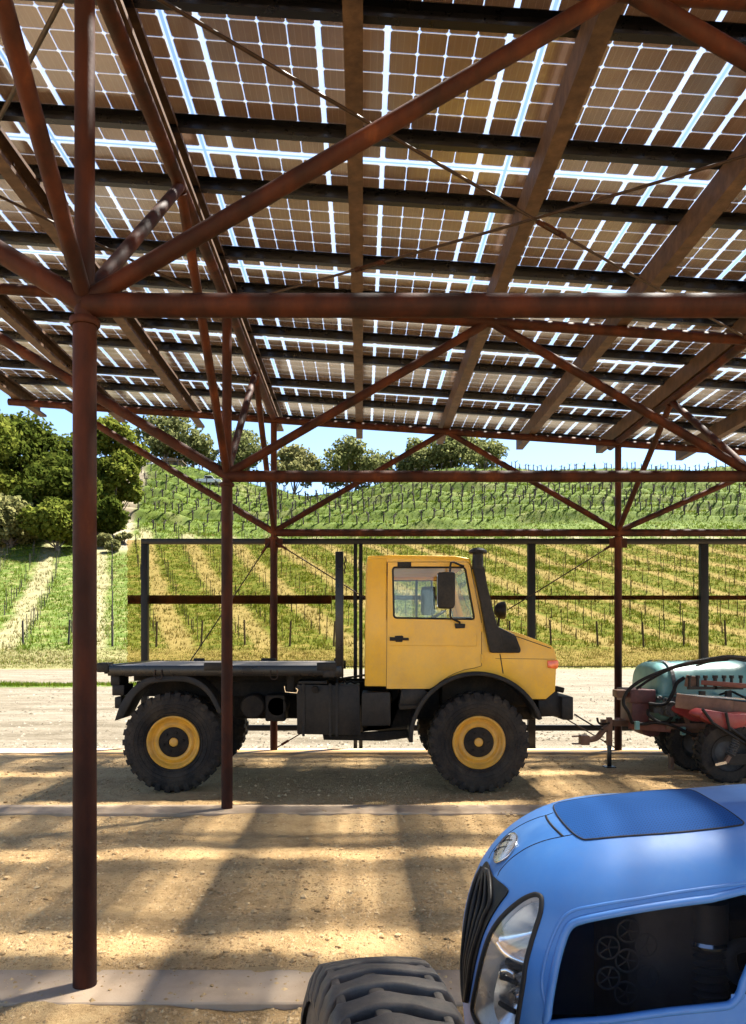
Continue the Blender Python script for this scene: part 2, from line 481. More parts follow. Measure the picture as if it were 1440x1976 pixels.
def terrain(x, y):
    x = np.asarray(x, float); y = np.asarray(y, float)
    z = smooth_profile(y)
    z = z - 5.0 * np.exp(-((x + 9) / 17.0) ** 2) * sm(118, 160, y)
    z = z + 0.3 * sm(24, 50, x) * sm(120, 165, y)
    z = z + 2.0 * sm(-22, -45, x) * sm(70, 120, y)
    hill = sm(50, 70, y)
    z = z + hill * (vnoise(x, y, 14, 1) - 0.5) * 0.9 + hill * (vnoise(x, y, 3.1, 2) - 0.5) * 0.30
    # little terraces in the upper field
    q = np.zeros_like(z)
    for k in range(len(UPROWS)):
        dd = y - rowy(x, k)
        q = q + np.where(dd < 0, sm(-1.5, 0, dd), 1 - sm(0, 3.0, dd)) * (0.35 + 1.5 * vnoise(x, y, 5.5, 30 + k))
    z = z + q * sm(113, 118, y) * sm(168, 160, y)
    # soil spilling over the strips' edges
    for e in (3.535, 3.895, 7.40, 7.78, 11.34, 11.78):
        z = z + 0.075 * np.exp(-((y - e) / 0.045) ** 2) * np.clip(vnoise(x, y * 0 + e, 0.33, 21) * 0.65 + vnoise(x, y, 0.09, 22) * 0.35 - 0.45, 0, 1)
    # yard: tyre tracks and clods
    yard = sm(2, 3, y) * (1 - sm(9, 14, y))
    z = z + yard * ((vnoise(x, y, 0.55, 3) - 0.5) * 0.030 + (vnoise(x, y, 0.17, 4) - 0.5) * 0.016 + (vnoise(x, y, 0.06, 5) - 0.5) * 0.012)
    z = z + sm(11, 14, y) * (1 - sm(40, 47, y)) * ((vnoise(x, y, 2.4, 6) - 0.5) * 0.06 + (vnoise(x, y, 0.4, 7) - 0.5) * 0.03)
    return z

def tz(x, y):
    return float(terrain(np.array([x]), np.array([y]))[0])

def axis_lines(segs):
    out = []
    for a, b, s in segs:
        n = max(1, int(round((b - a) / s)))
        out += list(np.linspace(a, b, n, endpoint=False))
    out.append(segs[-1][1])
    return np.array(out)

gx = axis_lines([(-260, -90, 10), (-90, -12, 0.9), (-12, -3.2, 0.12), (-3.2, 3.2, 0.028), (3.2, 8, 0.12), (8, 90, 0.9), (90, 260, 10)])
gy = axis_lines([(-90, -2, 4), (-2, 2.5, 0.3), (2.5, 8.2, 0.028), (8.2, 14, 0.08), (14, 48, 0.35), (48, 114, 0.8), (114, 170, 0.4), (170, 330, 5)])
GX, GY = np.meshgrid(gx, gy)
GZ = terrain(GX, GY)
nx, ny = len(gx), len(gy)
ii = np.arange(nx * ny).reshape(ny, nx)
FQ = np.stack([ii[:-1, :-1], ii[:-1, 1:], ii[1:, 1:], ii[1:, :-1]], -1).reshape(-1, 4)

# row coordinate of the lower field
ROWDX, ROWP, ROWX0 = -0.316, 3.05, -23.4
def rowcoord(x, y):
    return (x - ROWDX * (y - 55) - ROWX0) / ROWP

def groundmat():
    m = bpy.data.materials.new('ground_soil_and_grass'); N, L, b = nodes(m)
    pos = N.new('ShaderNodeNewGeometry').outputs['Position']
    sp = N.new('ShaderNodeSeparateXYZ'); L.new(pos, sp.inputs[0]); X, Y = sp.outputs[0], sp.outputs[1]
    def mr(v, a, c):
        n = N.new('ShaderNodeMapRange'); n.interpolation_type = 'SMOOTHSTEP'
        L.new(v, n.inputs[0]); n.inputs[1].default_value = a; n.inputs[2].default_value = c
        return n.outputs[0]
    nb = tnoise(N, L, 0.9, 6, 0.65); ns = tnoise(N, L, 9.0, 8, 0.7); nf = tnoise(N, L, 55, 6, 0.7); nl = tnoise(N, L, 0.16, 5, 0.6)
    soilf = math_(N, L, 'ADD', math_(N, L, 'MULTIPLY', nb, 0.4), math_(N, L, 'ADD', math_(N, L, 'MULTIPLY', ns, 0.35), math_(N, L, 'MULTIPLY', nf, 0.3)))
    soil = ramp(N, L, soilf, [(0.38, (0.26, 0.155, 0.064)), (0.52, (0.52, 0.338, 0.155)), (0.64, (0.62, 0.435, 0.22))])
    # pale gravel road with tracks along x
    trk = tnoise(N, L, 0.8, 7, 0.7, None, (0.12, 1.6, 1))
    gravf = math_(N, L, 'ADD', math_(N, L, 'MULTIPLY', trk, 0.45), math_(N, L, 'ADD', math_(N, L, 'MULTIPLY', ns, 0.3), math_(N, L, 'MULTIPLY', nb, 0.25)))
    grav = ramp(N, L, gravf, [(0.38, (0.048, 0.038, 0.022)), (0.5, (0.105, 0.088, 0.063)), (0.6, (0.145, 0.128, 0.10))])
    # verge grass
    dry = ramp(N, L, math_(N, L, 'ADD', math_(N, L, 'MULTIPLY', ns, 0.5), math_(N, L, 'MULTIPLY', nb, 0.5)), [(0.35, (0.075, 0.066, 0.024)), (0.52, (0.125, 0.108, 0.047)), (0.68, (0.18, 0.156, 0.082))])
    green = ramp(N, L, math_(N, L, 'ADD', math_(N, L, 'MULTIPLY', ns, 0.45), math_(N, L, 'MULTIPLY', nb, 0.55)), [(0.35, (0.022, 0.042, 0.003)), (0.52, (0.050, 0.076, 0.005)), (0.7, (0.090, 0.108, 0.012))])
    # field strips
    rc = math_(N, L, 'DIVIDE', math_(N, L, 'SUBTRACT', math_(N, L, 'MULTIPLY_ADD', math_(N, L, 'SUBTRACT', Y, 55), -ROWDX, X), ROWX0), ROWP)
    rc = math_(N, L, 'ADD', rc, math_(N, L, 'MULTIPLY_ADD', nl, 0.5, -0.25))
    rc = math_(N, L, 'ADD', rc, math_(N, L, 'MULTIPLY_ADD', nb, 0.3, -0.15))
    saw = math_(N, L, 'ABSOLUTE', math_(N, L, 'MULTIPLY_ADD', math_(N, L, 'FRACT', math_(N, L, 'MULTIPLY_ADD', rc, 0.5, -0.25)), 2, -1))   # 0 in a dry alley
    strip = math_(N, L, 'SUBTRACT', 1, mr(saw, 0.18, 0.46))
    field = mixc(N, L, math_(N, L, 'MULTIPLY', strip, 0.72), mixc(N, L, mr(nb, 0.45, 0.75), green, dry), mixc(N, L, mr(ns, 0.35, 0.65), dry, (0.19, 0.16, 0.105)))
    up = mixc(N, L, mr(nl, 0.5, 0.75), green, mixc(N, L, 0.5, green, dry))
    c = mixc(N, L, mr(Y, 112, 116), field, up)
    # dirt track at the wood's edge
    dx = math_(N, L, 'ABSOLUTE', math_(N, L, 'SUBTRACT', math_(N, L, 'MULTIPLY_ADD', math_(N, L, 'SUBTRACT', Y, 104), 0.23, X), math_(N, L, 'MULTIPLY_ADD', nl, 4.0, -34.2)))
    c = mixc(N, L, math_(N, L, 'MULTIPLY', math_(N, L, 'SUBTRACT', 1, mr(dx, 1.2, 2.6)), mr(Y, 96, 103)), c, (0.15, 0.123, 0.085))
    jig = math_(N, L, 'MULTIPLY_ADD', nb, 3.0, -1.5)
    yj = math_(N, L, 'ADD', Y, jig)
    verge = mr(yj, 52.0, 55.5)
    c = mixc(N, L, verge, mixc(N, L, mr(ns, 0.45, 0.7), dry, green), c)
    c = mixc(N, L, mr(yj, 42.6, 44.6), grav, c)
    # thin green strip in the road on the left
    gs = math_(N, L, 'MULTIPLY', math_(N, L, 'SUBTRACT', 1, mr(math_(N, L, 'ABSOLUTE', math_(N, L, 'SUBTRACT', math_(N, L, 'MULTIPLY_ADD', nb, 2.0, Y), 29.2)), 0.7, 1.5)), math_(N, L, 'SUBTRACT', 1, mr(X, -8.5, -5.5)))
    c = mixc(N, L, gs, c, green)
    wd = math_(N, L, 'MULTIPLY', math_(N, L, 'SUBTRACT', 1, mr(math_(N, L, 'ABSOLUTE', math_(N, L, 'SUBTRACT', math_(N, L, 'MULTIPLY_ADD', nb, 2.5, Y), 23.6)), 0.2, 1.0)), mr(ns, 0.5, 0.6))
    c = mixc(N, L, math_(N, L, 'MULTIPLY', wd, 0.8), c, (0.06, 0.056, 0.026))
    c = mixc(N, L, mr(math_(N, L, 'ADD', Y, math_(N, L, 'MULTIPLY_ADD', ns, 0.3, -0.15)), 11.75, 12.1), soil, c)
    L.new(c, b.inputs['Base Color'])
    b.inputs['Roughness'].default_value = 0.95
    b.inputs['Specular IOR Level'].default_value = 0.2
    hb = math_(N, L, 'ADD', math_(N, L, 'MULTIPLY', tnoise(N, L, 22, 9, 0.72), 1.0), math_(N, L, 'MULTIPLY', tnoise(N, L, 90, 4, 0.7), 0.35))
    bump(N, L, b, hb, 1.0, 0.035)
    return m
M['ground'] = groundmat()
gme = big_mesh('ground', np.stack([GX, GY, GZ], -1).reshape(-1, 3), FQ, M['ground'], smooth=True)
tag(link('ground', gme), kind='structure')

# concrete strips under the three post lines
for i, (ya, yb) in enumerate(((3.535, 3.895), (7.40, 7.78), (11.34, 11.78))):
    mb = MB()
    n = 3
    xs = np.linspace(-14, 14, n + 1)
    for k in range(n):
        mb.box(xs[k] + 0.002, xs[k + 1] - 0.002, ya, yb, -0.25, 0.022)
    tag(mb.build('concrete_strip', M['concrete'], bevel=0.006, seg=1), kind='structure')

# clods and pebbles scattered on the dirt
M['gravelstone'] = leafmat('gravel_stone', (0.06, 0.05, 0.035), (0.12, 0.105, 0.08), (0.2, 0.18, 0.15), 0.0)
def clods(name, n, x0, x1, y0, y1, s0, s1, mat, label, fine=False, thr=0.62):
    if fine:
        iv = np.array([(1, 0, 0), (-1, 0, 0), (0, 1, 0), (0, -1, 0), (0, 0, 1.0)]); ifc = np.array([(0, 2, 4), (2, 1, 4), (1, 3, 4), (3, 0, 4)])
    else:
        ico = bmesh.new(); bmesh.ops.create_icosphere(ico, subdivisions=1, radius=1)
        iv = np.array([v.co[:] for v in ico.verts]); ifc = np.array([[v.index for v in f.verts] for f in ico.faces]); ico.free()
    yy = y0 + (y1 - y0) * rng.random(n) ** 1.5; xx = (x0 + (x1 - x0) * rng.random(n)) * yy / y1
    keep = (vnoise(xx, yy, 0.7, 9) + 0.5 * vnoise(xx, yy, 0.25, 10)) > thr + 0.3 * (rng.random(n) - 0.5)
    for a, b_ in ((3.5, 3.93), (7.36, 7.82), (11.3, 11.8)):
        keep &= ~((yy > a) & (yy < b_) & (rng.random(n) > 0.05))
    xx, yy = xx[keep], yy[keep]; n = len(xx)
    s = s0 + (s1 - s0) * rng.random(n) ** 5
    strip = np.zeros(n, bool)
    for a, b_ in ((3.535, 3.895), (7.40, 7.78), (11.34, 11.78)): strip |= (yy > a) & (yy < b_)
    zz = np.where(strip, 0.022, terrain(xx, yy))
    V = iv[None] * (s[:, None, None] * (0.6 + 0.8 * rng.random((n, len(iv), 1)))) * np.array([1, 1, 0.62])
    V = V + np.stack([xx, yy, zz + s * (0.0 if fine else 0.2)], -1)[:, None, :]
    Fc = ifc[None] + (np.arange(n) * len(iv))[:, None, None]
    return tag(link(name, big_mesh(name, V.reshape(-1, 3), Fc.reshape(-1, 3), mat)), label, 'dirt clods', kind='stuff')
M['clod'] = leafmat('dry_clod', (0.24, 0.15, 0.07), (0.44, 0.295, 0.15), (0.60, 0.43, 0.235), 0.0)
clods('dirt_clods', 9000, -6, 5.5, 2.2, 11.2, 0.004, 0.024, M['clod'], 'loose clods and pebbles scattered over the brown dirt floor')
clods('dirt_crumbs', 170000, -6, 5.5, 2.2, 11.2, 0.003, 0.016, M['clod'], 'fine crumbs of dry earth covering the dirt floor', True, 0.42)

clods('road_gravel', 26000, -24, 23, 12.0, 40.0, 0.008, 0.05, M['gravelstone'], 'loose stones on the pale dirt road', True, 0.6)

# ------------------------------------------------------------------ solar canopy
can = empty('solar_canopy', (-1.3, 7.6, 0))
tag(can, 'rusty steel tube canopy roofed with see-through solar panels', 'canopy')
SL = 0.0685
def ztc(x): return 4.76 - SL * x                       # centre line of the sloping top chords
TY = (3.72, 7.62, 11.64)                               # truss lines
PXS = (-1.30, 3.74, 8.78)                              # post lines
BC = 3.2
def tube_part(name, pts, r, parent, mat='rust', n=16):
    return MB().tube(pts, r, n).build(name, M[mat], parent, angle=60)
for yi, y in enumerate(TY):
    for x in PXS:
        p = MB().tube([(x, y, 0.0), (x, y, BC - 0.08)], 0.054, 24).build('post', M['rust'], can, angle=60)
        MB().lathe([(0.0, 0), (0.064, 0.0), (0.07, 0.008), (0.07, 0.028), (0.064, 0.036), (0, 0.036)], (x, y, BC - 0.098), 'Z', 28).build('collar', M['rust'], p, angle=50)
        MB().tube([(x, y, BC - 0.06), (x, y, ztc(x) - 0.05)], 0.046, 20).build('king_post', M['rust'], p, angle=60)
        if yi == 2:
            MB().box(x - 0.13, x + 0.13, y - 0.008, y + 0.008, BC - 0.22, BC - 0.08).build('gusset_plate', M['rust'], p)
    tr = empty('truss', (PXS[0], y, BC), can)
    tube_part('bottom_chord', [(PXS[0], y, BC), (PXS[2] + 0.4, y, BC)], 0.055, tr, n=24)
    tube_part('top_chord', [(-5.18, y, ztc(-5.18)), (9.6, y, ztc(9.6))], 0.050, tr, n=20)
    r = 0.042
    tube_part('strut', [(PXS[0], y, BC + 0.01), (-4.35, y, ztc(-4.35))], r + 0.008, tr)
    for k in (0, 1):
        xm = (PXS[k] + PXS[k + 1]) / 2
        tube_part('web', [(PXS[k], y, BC + 0.02), (xm - 0.05, y, ztc(xm) - 0.02)], r, tr)
        tube_part('web', [(xm + 0.05, y, ztc(xm) - 0.02), (PXS[k + 1], y, BC + 0.02)], r, tr)
# W webs of the lengthwise trusses on the post lines, and the tube they carry
for x in PXS[:2]:
    tr = empty('longitudinal_truss', (x, 7.6, BC), can)
    tube_part('top_chord', [(x - 0.005, -1.2, ztc(x) + 0.03), (x - 0.005, 12.0, ztc(x) + 0.03)], 0.046, tr, n=18)
    for ya, yb in ((3.72, 1.75), (3.72, 5.67), (7.62, 5.67), (7.62, 9.63), (11.64, 9.63)):
        tube_part('web', [(x, ya, BC + 0.03), (x, yb + (0.04 if ya > yb else -0.04), ztc(x) - 0.01)], 0.038, tr)
# rafters: cold formed channels with lips, running away from the viewer
RX = [-5.05, -3.8, -2.55, -1.3, -0.05, 1.22, 2.48, 3.74, 5.0, 6.26, 7.52, 8.78]
for x in RX:
    z0 = ztc(x) + 0.052
    if x in PXS: z0 += 0.03
    mb = MB()
    w2, h = 0.052, 0.195
    mb.box(x - w2, x + w2, -1.4, 12.58, z0 - 0.003, z0 + 0.004)
    mb.box(x - w2, x - w2 + 0.005, -1.4, 12.58, z0 + 0.004, z0 + h)
    mb.box(x - w2 + 0.005, x + w2, -1.4, 12.58, z0 + h - 0.004, z0 + h)
    mb.box(x + w2 - 0.004, x + w2, -1.4, 12.58, z0 + 0.004, z0 + 0.03)
    mb.box(x + w2 - 0.004, x + w2, -1.4, 12.58, z0 + h - 0.03, z0 + h - 0.004)
    ra = mb.build('rafter', M['rafter'], can, smooth=False)
    bo = MB()
    for yy in np.arange(3.97, 12.4, 0.9):
        for s in (-1, 1):
            bo.lathe([(0, 0.012 * s), (0.012, 0.012 * s), (0.012, 0)], (x + s * w2 * 0.2, yy, z0 + 0.1), 'X', 6)
    bo.build('bolt_row', M['rod'], ra)
# purlins: black channels across the rafters, two under each row of panels
SEAM0, PY = 3.97, 1.805
PXP, PX0 = 1.092, -0.056
tilt = math.atan(SL)
rows = range(-3, 5)
def zpan(x): return ztc(x) + 0.36
for k in list(rows) + [5]:
    ys = SEAM0 + PY * k
    for off in (-0.37, 0.36):
        y = ys + off
        if y < -1.2 or y > 12.9: continue
        mb = MB()
        xa, xb = -5.6, 9.9
        def P(x, yy, dz): return (x, yy, ztc(x) + 0.055 + 0.197 + dz)
        def slab(y0, y1, z0, z1):
            mb.add([P(xa, y0, z0), P(xb, y0, z0), P(xb, y1, z0), P(xa, y1, z0), P(xa, y0, z1), P(xb, y0, z1), P(xb, y1, z1), P(xa, y1, z1)],
                   [(0, 3, 2, 1), (4, 5, 6, 7), (0, 1, 5, 4), (1, 2, 6, 5), (2, 3, 7, 6), (3, 0, 4, 7)])
        slab(y + 0.026, y + 0.03, 0.002, 0.099)
        slab(y - 0.03, y + 0.026, 0.002, 0.006)
        slab(y - 0.03, y + 0.026, 0.095, 0.099)
        slab(y - 0.03, y - 0.026, 0.006, 0.022)
        mb.build('purlin', M['black_steel'], can, smooth=False)
# panel: two-sheet glass with a 6 x 10 grid of cells
GT = 0.006
cw, cg, wg = 0.160, 0.0062, 0.034
ch, gh = 0.1668, 0.0062
xs = []; x = -(4 * cw + 3 * cg) / 2 - wg - cw
for i in range(6):
    xs.append(x + cw / 2); x += cw + (wg if i in (0, 4) else cg)
tot = 10 * ch + 9 * gh
ysl = [-tot / 2 + ch / 2 + j * (ch + gh) for j in range(10)]
mb = MB(); gw, gl = PXP / 2 - 0.009, PY / 2 - 0.009
mb.add([(-gw, -gl, -GT), (gw, -gl, -GT), (gw, gl, -GT), (-gw, gl, -GT)], [(0, 3, 2, 1)])
glass_me = bpy.data.meshes.new('panel_glass'); glass_me.from_pydata(mb.v, [], mb.f); glass_me.materials.append(M['panelglass'])
def cell_geo(mb, cx, cy):
    c, a, b_ = 0.012, cw / 2, ch / 2
    poly = [(-a + c, -b_), (a - c, -b_), (a, -b_ + c), (a, b_ - c), (a - c, b_), (-a + c, b_), (-a, b_ - c), (-a, -b_ + c)]
    mb.prism(poly, lambda p, q, t: (cx + p, cy + q, t), -0.002, 0.0005)
mb = MB(); cell_geo(mb, 0, 0); cell_me = mb.mesh('cell', M['cell'], smooth=False)
mb = MB(); [cell_geo(mb, a, b_) for a in xs for b_ in ysl]
grid_me = mb.mesh('cell_grid', M['cell'], smooth=False)
mb = MB()
for a in (-0.30, 0.05, 0.36):
    mb.box(a - 0.035, a + 0.035, PY / 2 - 0.30, PY / 2 - 0.26, -0.02, -GT - 0.0005)
jb_me = mb.mesh('junction_box', M['black'])
singles = {(0, 0), (1, 0), (-1, 0), (0, 1), (1, 1)}
co = Vector((-1.3, 7.6, 0))
for k in rows:
    for i in range(-5, 9):
        xc = PX0 + PXP * (i + 0.5); yc = SEAM0 + PY * (k + 0.5)
        p = link('solar_panel', glass_me, can, Vector((xc, yc, zpan(xc))) - co, (0, tilt, 0))
        if (i, k) in singles:
            for a in xs:
                for b_ in ysl: link('cell', cell_me, p, (a, b_, 0))
        else:
            g = link('cell_grid', grid_me, p, (0, 0, 0)); g['kind'] = 'stuff'
        if -3 <= i <= 4 and k >= -1: link('junction_box', jb_me, p, (0, 0, 0))
# tie rods in the roof plane, with turnbuckles
def rod(a, b_, t=None, r=0.011):
    a = Vector(a); b_ = Vector(b_)
    pts = [a.lerp(b_, q / 10) - Vector((0, 0, 0.03 * math.sin(PI * q / 10))) for q in range(11)]
    o = MB().tube(pts, r, 8).build('tie_rod', M['rod'], can, angle=60)
    if t:
        c = a.lerp(b_, t) - Vector((0, 0, 0.03 * math.sin(PI * t))); d, x_, y_ = orient(a, b_)
        mb = MB()
        for s in (-1, 1): mb.tube([c - d * 0.11 + x_ * 0.02 * s, c + d * 0.11 + x_ * 0.02 * s], 0.008, 8)
        for s in (-1, 1): mb.tube([c + d * (0.09 * s), c + d * (0.15 * s)], 0.021, 10)
        mb.build('turnbuckle', M['rust'], o)
    e = MB()
    for q in (a, b_):
        d = (b_ - a).normalized() * (1 if q is a else -1)
        e.tube([q + d * 0.08, q + d * 0.2], 0.019, 8)
    e.build('clevis', M['rust'], o)
def tp(x, y): return (x, y, ztc(x) - 0.01)
rod(tp(-1.3, 3.72), tp(3.74, 7.62), 0.53)
rod(tp(3.74, 3.72), tp(-1.3, 7.62), 0.73)
rod(tp(-4.35, 3.72), tp(-1.3, 7.62), None)
rod(tp(-1.3, 3.72), tp(-4.35, 7.62), None, 0.014)
# cross bracing of the far side
rod((-1.28, 11.60, BC - 0.14), (3.70, 11.60, 0.05), None, 0.009)
rod((3.72, 11.68, BC - 0.14), (-1.26, 11.68, 0.05), None, 0.009)
rod((-1.36, 11.62, BC - 0.14), (-3.40, 11.62, 0.05), None, 0.009)

# ------------------------------------------------------------------ black framed screen behind the truck
FD = 11.95
scr = empty('screen_fence', (-0.08, FD, 0))
tag(scr, 'black framed bronze mesh screen wall behind the yellow truck', 'screen')
def fx(u): return (u - CU) / F * FD
def fz(v): return EYE + (CV - v) / F * FD
def zt(x): return fz(1045)
XR = 7.2
for u, wd in ((280, 0.10), (686, 0.055), (696.5, 0.055), (1025.5, 0.11), (1358, 0.115)):
    MB().box(fx(u) - wd / 2, fx(u) + wd / 2, FD - 0.05, FD + 0.05, 0.0, fz(1050)).build('frame_post', M['frame'], scr, bevel=0.004)
MB().box(fx(280) - 0.05, XR, FD - 0.052, FD + 0.052, fz(1050), fz(1040)).build('top_rail', M['frame'], scr, bevel=0.004)
MB().box(fx(243), fx(640), FD + 0.075, FD + 0.10, fz(1165), fz(1148)).build('middle_rail', M['rust'], scr, bevel=0.004)
MB().box(fx(640) + 0.002, XR, FD + 0.075, FD + 0.10, fz(1157), fz(1148.5)).build('middle_rail', M['rust'], scr, bevel=0.002)
MB().box(fx(280) + 0.05, XR, FD - 0.03, FD + 0.03, fz(1410), fz(1399)).build('lower_rail', M['frame'], scr, bevel=0.004)
MB().tube([(fx(243), FD + 0.06, fz(1287)), (XR, FD + 0.06, fz(1287))], 0.008, 6).build('cable', M['frame'], scr)
edges = [243, 691, 1025, 1358, 1660]
for a, b_ in zip(edges[:-1], edges[1:]):
    n = 40; V = []; Fc = []
    for j in range(n + 1):
        for i in range(n + 1):
            x = fx(a) + 0.002 + (fx(b_) - fx(a) - 0.004) * i / n
            z = fz(1286) + (fz(1041) - fz(1286)) * j / n
            if a == 243 and i == 0: x += 0.012 * math.sin(j * 1.9)
            V.append((x, FD + 0.064 + 0.004 * math.sin(x * 5 + z * 3), z))
    for j in range(n):
        for i in range(n): Fc.append((j * (n + 1) + i, j * (n + 1) + i + 1, (j + 1) * (n + 1) + i + 1, (j + 1) * (n + 1) + i))
    mb = MB(); mb.add(V, Fc); mb.build('mesh_panel', M['screen'], scr)

# ------------------------------------------------------------------ yellow flatbed truck (its near side stands at TD)
TD = 8.50
trk = empty('flatbed_truck', (px(630, 1530, TD).x, 9.5, 0))
tag(trk, 'yellow forward-nosed flatbed truck with black snorkel parked under the canopy', 'truck')
def T(u, v): return ((u - CU) / F * TD, EYE + (CV - v) / F * TD)
def TP(pts): return [T(u, v) for u, v in pts]
def Z6(pts): return TP([(640 + a / 2.6667, 1020 + b / 2.6667) for a, b in pts])      # from the enlarged cab view
def Z5(pts): return TP([(180 + a / 2.6667, 1020 + b / 2.6667) for a, b in pts])      # from the enlarged bed view
side = lambda a, b, t: (a, t, b)
YN, YF = TD + 0.06, TD + 1.94                         # cab sides
YC = (YN + YF) / 2
def arc(cu, cv, r, a0, a1, n):
    return [(cu + r * math.cos(math.radians(a0 + (a1 - a0) * i / n)), cv - r * math.sin(math.radians(a0 + (a1 - a0) * i / n))) for i in range(n + 1)]
def rounded(poly, r, n=4):
    out = []
    m = len(poly)
    for i in range(m):
        p = np.array(poly[i], float); a = np.array(poly[i - 1], float); c = np.array(poly[(i + 1) % m], float)
        ra = min(r, np.linalg.norm(a - p) * 0.45); rc = min(r, np.linalg.norm(c - p) * 0.45)
        p0 = p + (a - p) / np.linalg.norm(a - p) * ra; p1 = p + (c - p) / np.linalg.norm(c - p) * rc
        for k in range(n + 1):
            t = k / n
            out.append(tuple((1 - t) ** 2 * p0 + 2 * t * (1 - t) * p + t * t * p1))
    return out
# --- cab body below the belt line, with the nose and wheel arch
low = [(706, 1324), (707, 1196), (930, 1196), (958, 1209), (1010, 1224), (1066, 1246), (1073, 1254), (1077, 1272), (1074, 1335), (1056, 1350), (1026, 1350)] + arc(921, 1428, 130, 34, 131, 16) + [(830, 1328)]
cab = MB().prism(TP(low), side, YN, YF).build('cab_body', M['yellow'], trk, bevel=0.016, seg=3)
MB().prism(TP([(958.6, 1213.5), (1066, 1250.5), (1066, 1252), (958.6, 1215)]), side, YN - 0.0025, YN + 0.01).build('hood_seam', M['gasket'], cab)
MB().prism(TP([(966, 1262), (968, 1262), (974, 1300), (972, 1300)]), side, YN - 0.002, YN + 0.01).build('wing_seam', M['gasket'], cab)
MB().prism(TP([(958, 1270.5), (1074, 1272), (1074, 1272.8), (958, 1271.3)]), side, YN - 0.0015, YN + 0.01).build('wing_seam', M['gasket'], cab)
# grille and headlamps on the nose (seen from the right)
gx0 = T(1077, 1300)[0]
MB().box(gx0 - 0.02, gx0 + 0.015, YC - 0.55, YC + 0.55, T(0, 1325)[1], T(0, 1280)[1]).build('grille', M['black'], cab, bevel=0.01)
for s in (-1, 1):
    MB().lathe([(0.0, 0.03), (0.05, 0.028), (0.085, 0.01), (0.09, -0.03)], (gx0 - 0.005, YC + s * 0.72, T(0, 1302)[1]), 'X', 24).build('headlamp', M['chrome'], cab)
# --- upper cab: roof, rear corner, pillars
roof = MB().prism(TP([(708, 1087), (709, 1074), (713, 1071), (760, 1069.5), (880, 1071), (908, 1076), (912, 1081), (909, 1087)]), side, YN + 0.012, YF - 0.012).build('roof', M['yellow'], trk, bevel=0.014, seg=3)
for y0, y1 in ((YN, YN + 0.05), (YF - 0.05, YF)):
    MB().prism(TP([(704, 1325), (705.8, 1197), (708.5, 1076), (746.5, 1076), (745.5, 1325)]), side, y0 - 0.003, y1 + 0.003).build('corner_panel', M['yellow'], cab, bevel=0.012, seg=2)
    MB().prism(TP([(902, 1086), (911, 1085), (946, 1203), (930, 1203)]), side, y0 + 0.012, y1 + (0.012 if y0 < 9 else -0.012)).build('windscreen_pillar', M['yellow'], cab, bevel=0.008)
# rear wall with window
rx = T(707, 0)[0]
zlo, zhi = T(0, 1198)[1], T(0, 1086)[1]
back = lambda a, b, t: (t, a, b)
oy = [(YN + 0.05, zlo), (YF - 0.05, zlo), (YF - 0.05, zhi), (YN + 0.05, zhi)]
iy = rounded([(YN + 0.2, zlo + 0.16), (YF - 0.2, zlo + 0.16), (YF - 0.2, zhi - 0.06), (YN + 0.2, zhi - 0.06)], 0.05)
MB().ring(oy, iy, back, rx, rx + 0.03).build('rear_wall', M['yellow'], cab, bevel=0)
MB().prism(iy, back, rx + 0.012, rx + 0.016).build('rear_window', M['pane'], cab)
# windscreen
wa, wb = T(908, 1088), T(942, 1203)
mb = MB(); mb.add([(wa[0], YN + 0.09, wa[1]), (wa[0], YF - 0.09, wa[1]), (wb[0], YF - 0.09, wb[1]), (wb[0], YN + 0.09, wb[1])], [(0, 1, 2, 3)])
mb.build('windscreen', M['pane'], cab)
# --- doors with window, gasket, handle, hinges
dout = rounded(Z6([(287, 171), (704, 171), (716, 186), (774, 480), (775, 710)] ) , 0.012)
darch = Z6([(740, 717), (690, 726), (640, 744), (600, 764), (560, 790), (528, 815), (505, 826), (284, 826)])
dpoly = dout[:-1] + darch
dwin = rounded(Z6([(316, 197), (690, 197), (737, 452), (735, 466), (322, 459)]), 0.035, 5)
for s, y0 in ((1, YN - 0.007), (-1, YF + 0.007)):
    y1 = y0 + s * 0.032
    d = MB().ring(dpoly, dwin, side, y0, y1).build('door', M['yellow'], trk)
    loop = [(a, y0 + s * 0.008, b) for a, b in dpoly]
    MB().tube(loop + [loop[0]], 0.0065, 6).build('door_gap', M['gasket'], d)
    loop = [(a, y0 + s * 0.002, b) for a, b in dwin]
    MB().tube(loop + [loop[0], loop[1]], 0.011, 8).build('window_gasket', M['gasket'], d)
    MB().prism(dwin, side, y0 + s * 0.014, y0 + s * 0.018).build('window_pane', M['pane'], d)
    hd = Z6([(300, 558), (335, 560), (352, 563), (398, 562), (400, 576), (352, 575), (335, 578), (300, 578)])
    MB().prism(hd, side, y0 - s * 0.028, y0 - s * 0.012).build('door_handle', M['black'], d, bevel=0.004)
    hp = Z6([(326, 552), (366, 550), (372, 557), (366, 584), (330, 584)])
    MB().prism(rounded(hp, 0.01), side, y0 - s * 0.003, y0 + s * 0.002).build('handle_recess', M['black'], d)
    for zy in (485, 646):
        h = Z6([(772, zy), (785, zy), (785, zy + 48), (772, zy + 48)])
        MB().prism(h, side, y0 - s * 0.012, y0 + s * 0.002).build('hinge', M['yellow'], d, bevel=0.004)
    cr = Z6([(290, 602), (745, 606), (752, 596), (752, 556), (744, 545)])
    MB().tube([(a, y0 - s * 0.0005, b) for a, b in cr], 0.0035, 6).build('door_crease', M['yellow'], d)
    vn = Z6([(340, 170), (412, 170), (412, 192), (340, 192)])
    MB().prism(vn, side, y0 - s * 0.004, y0 + s * 0.0).build('vent', M['black'], d)
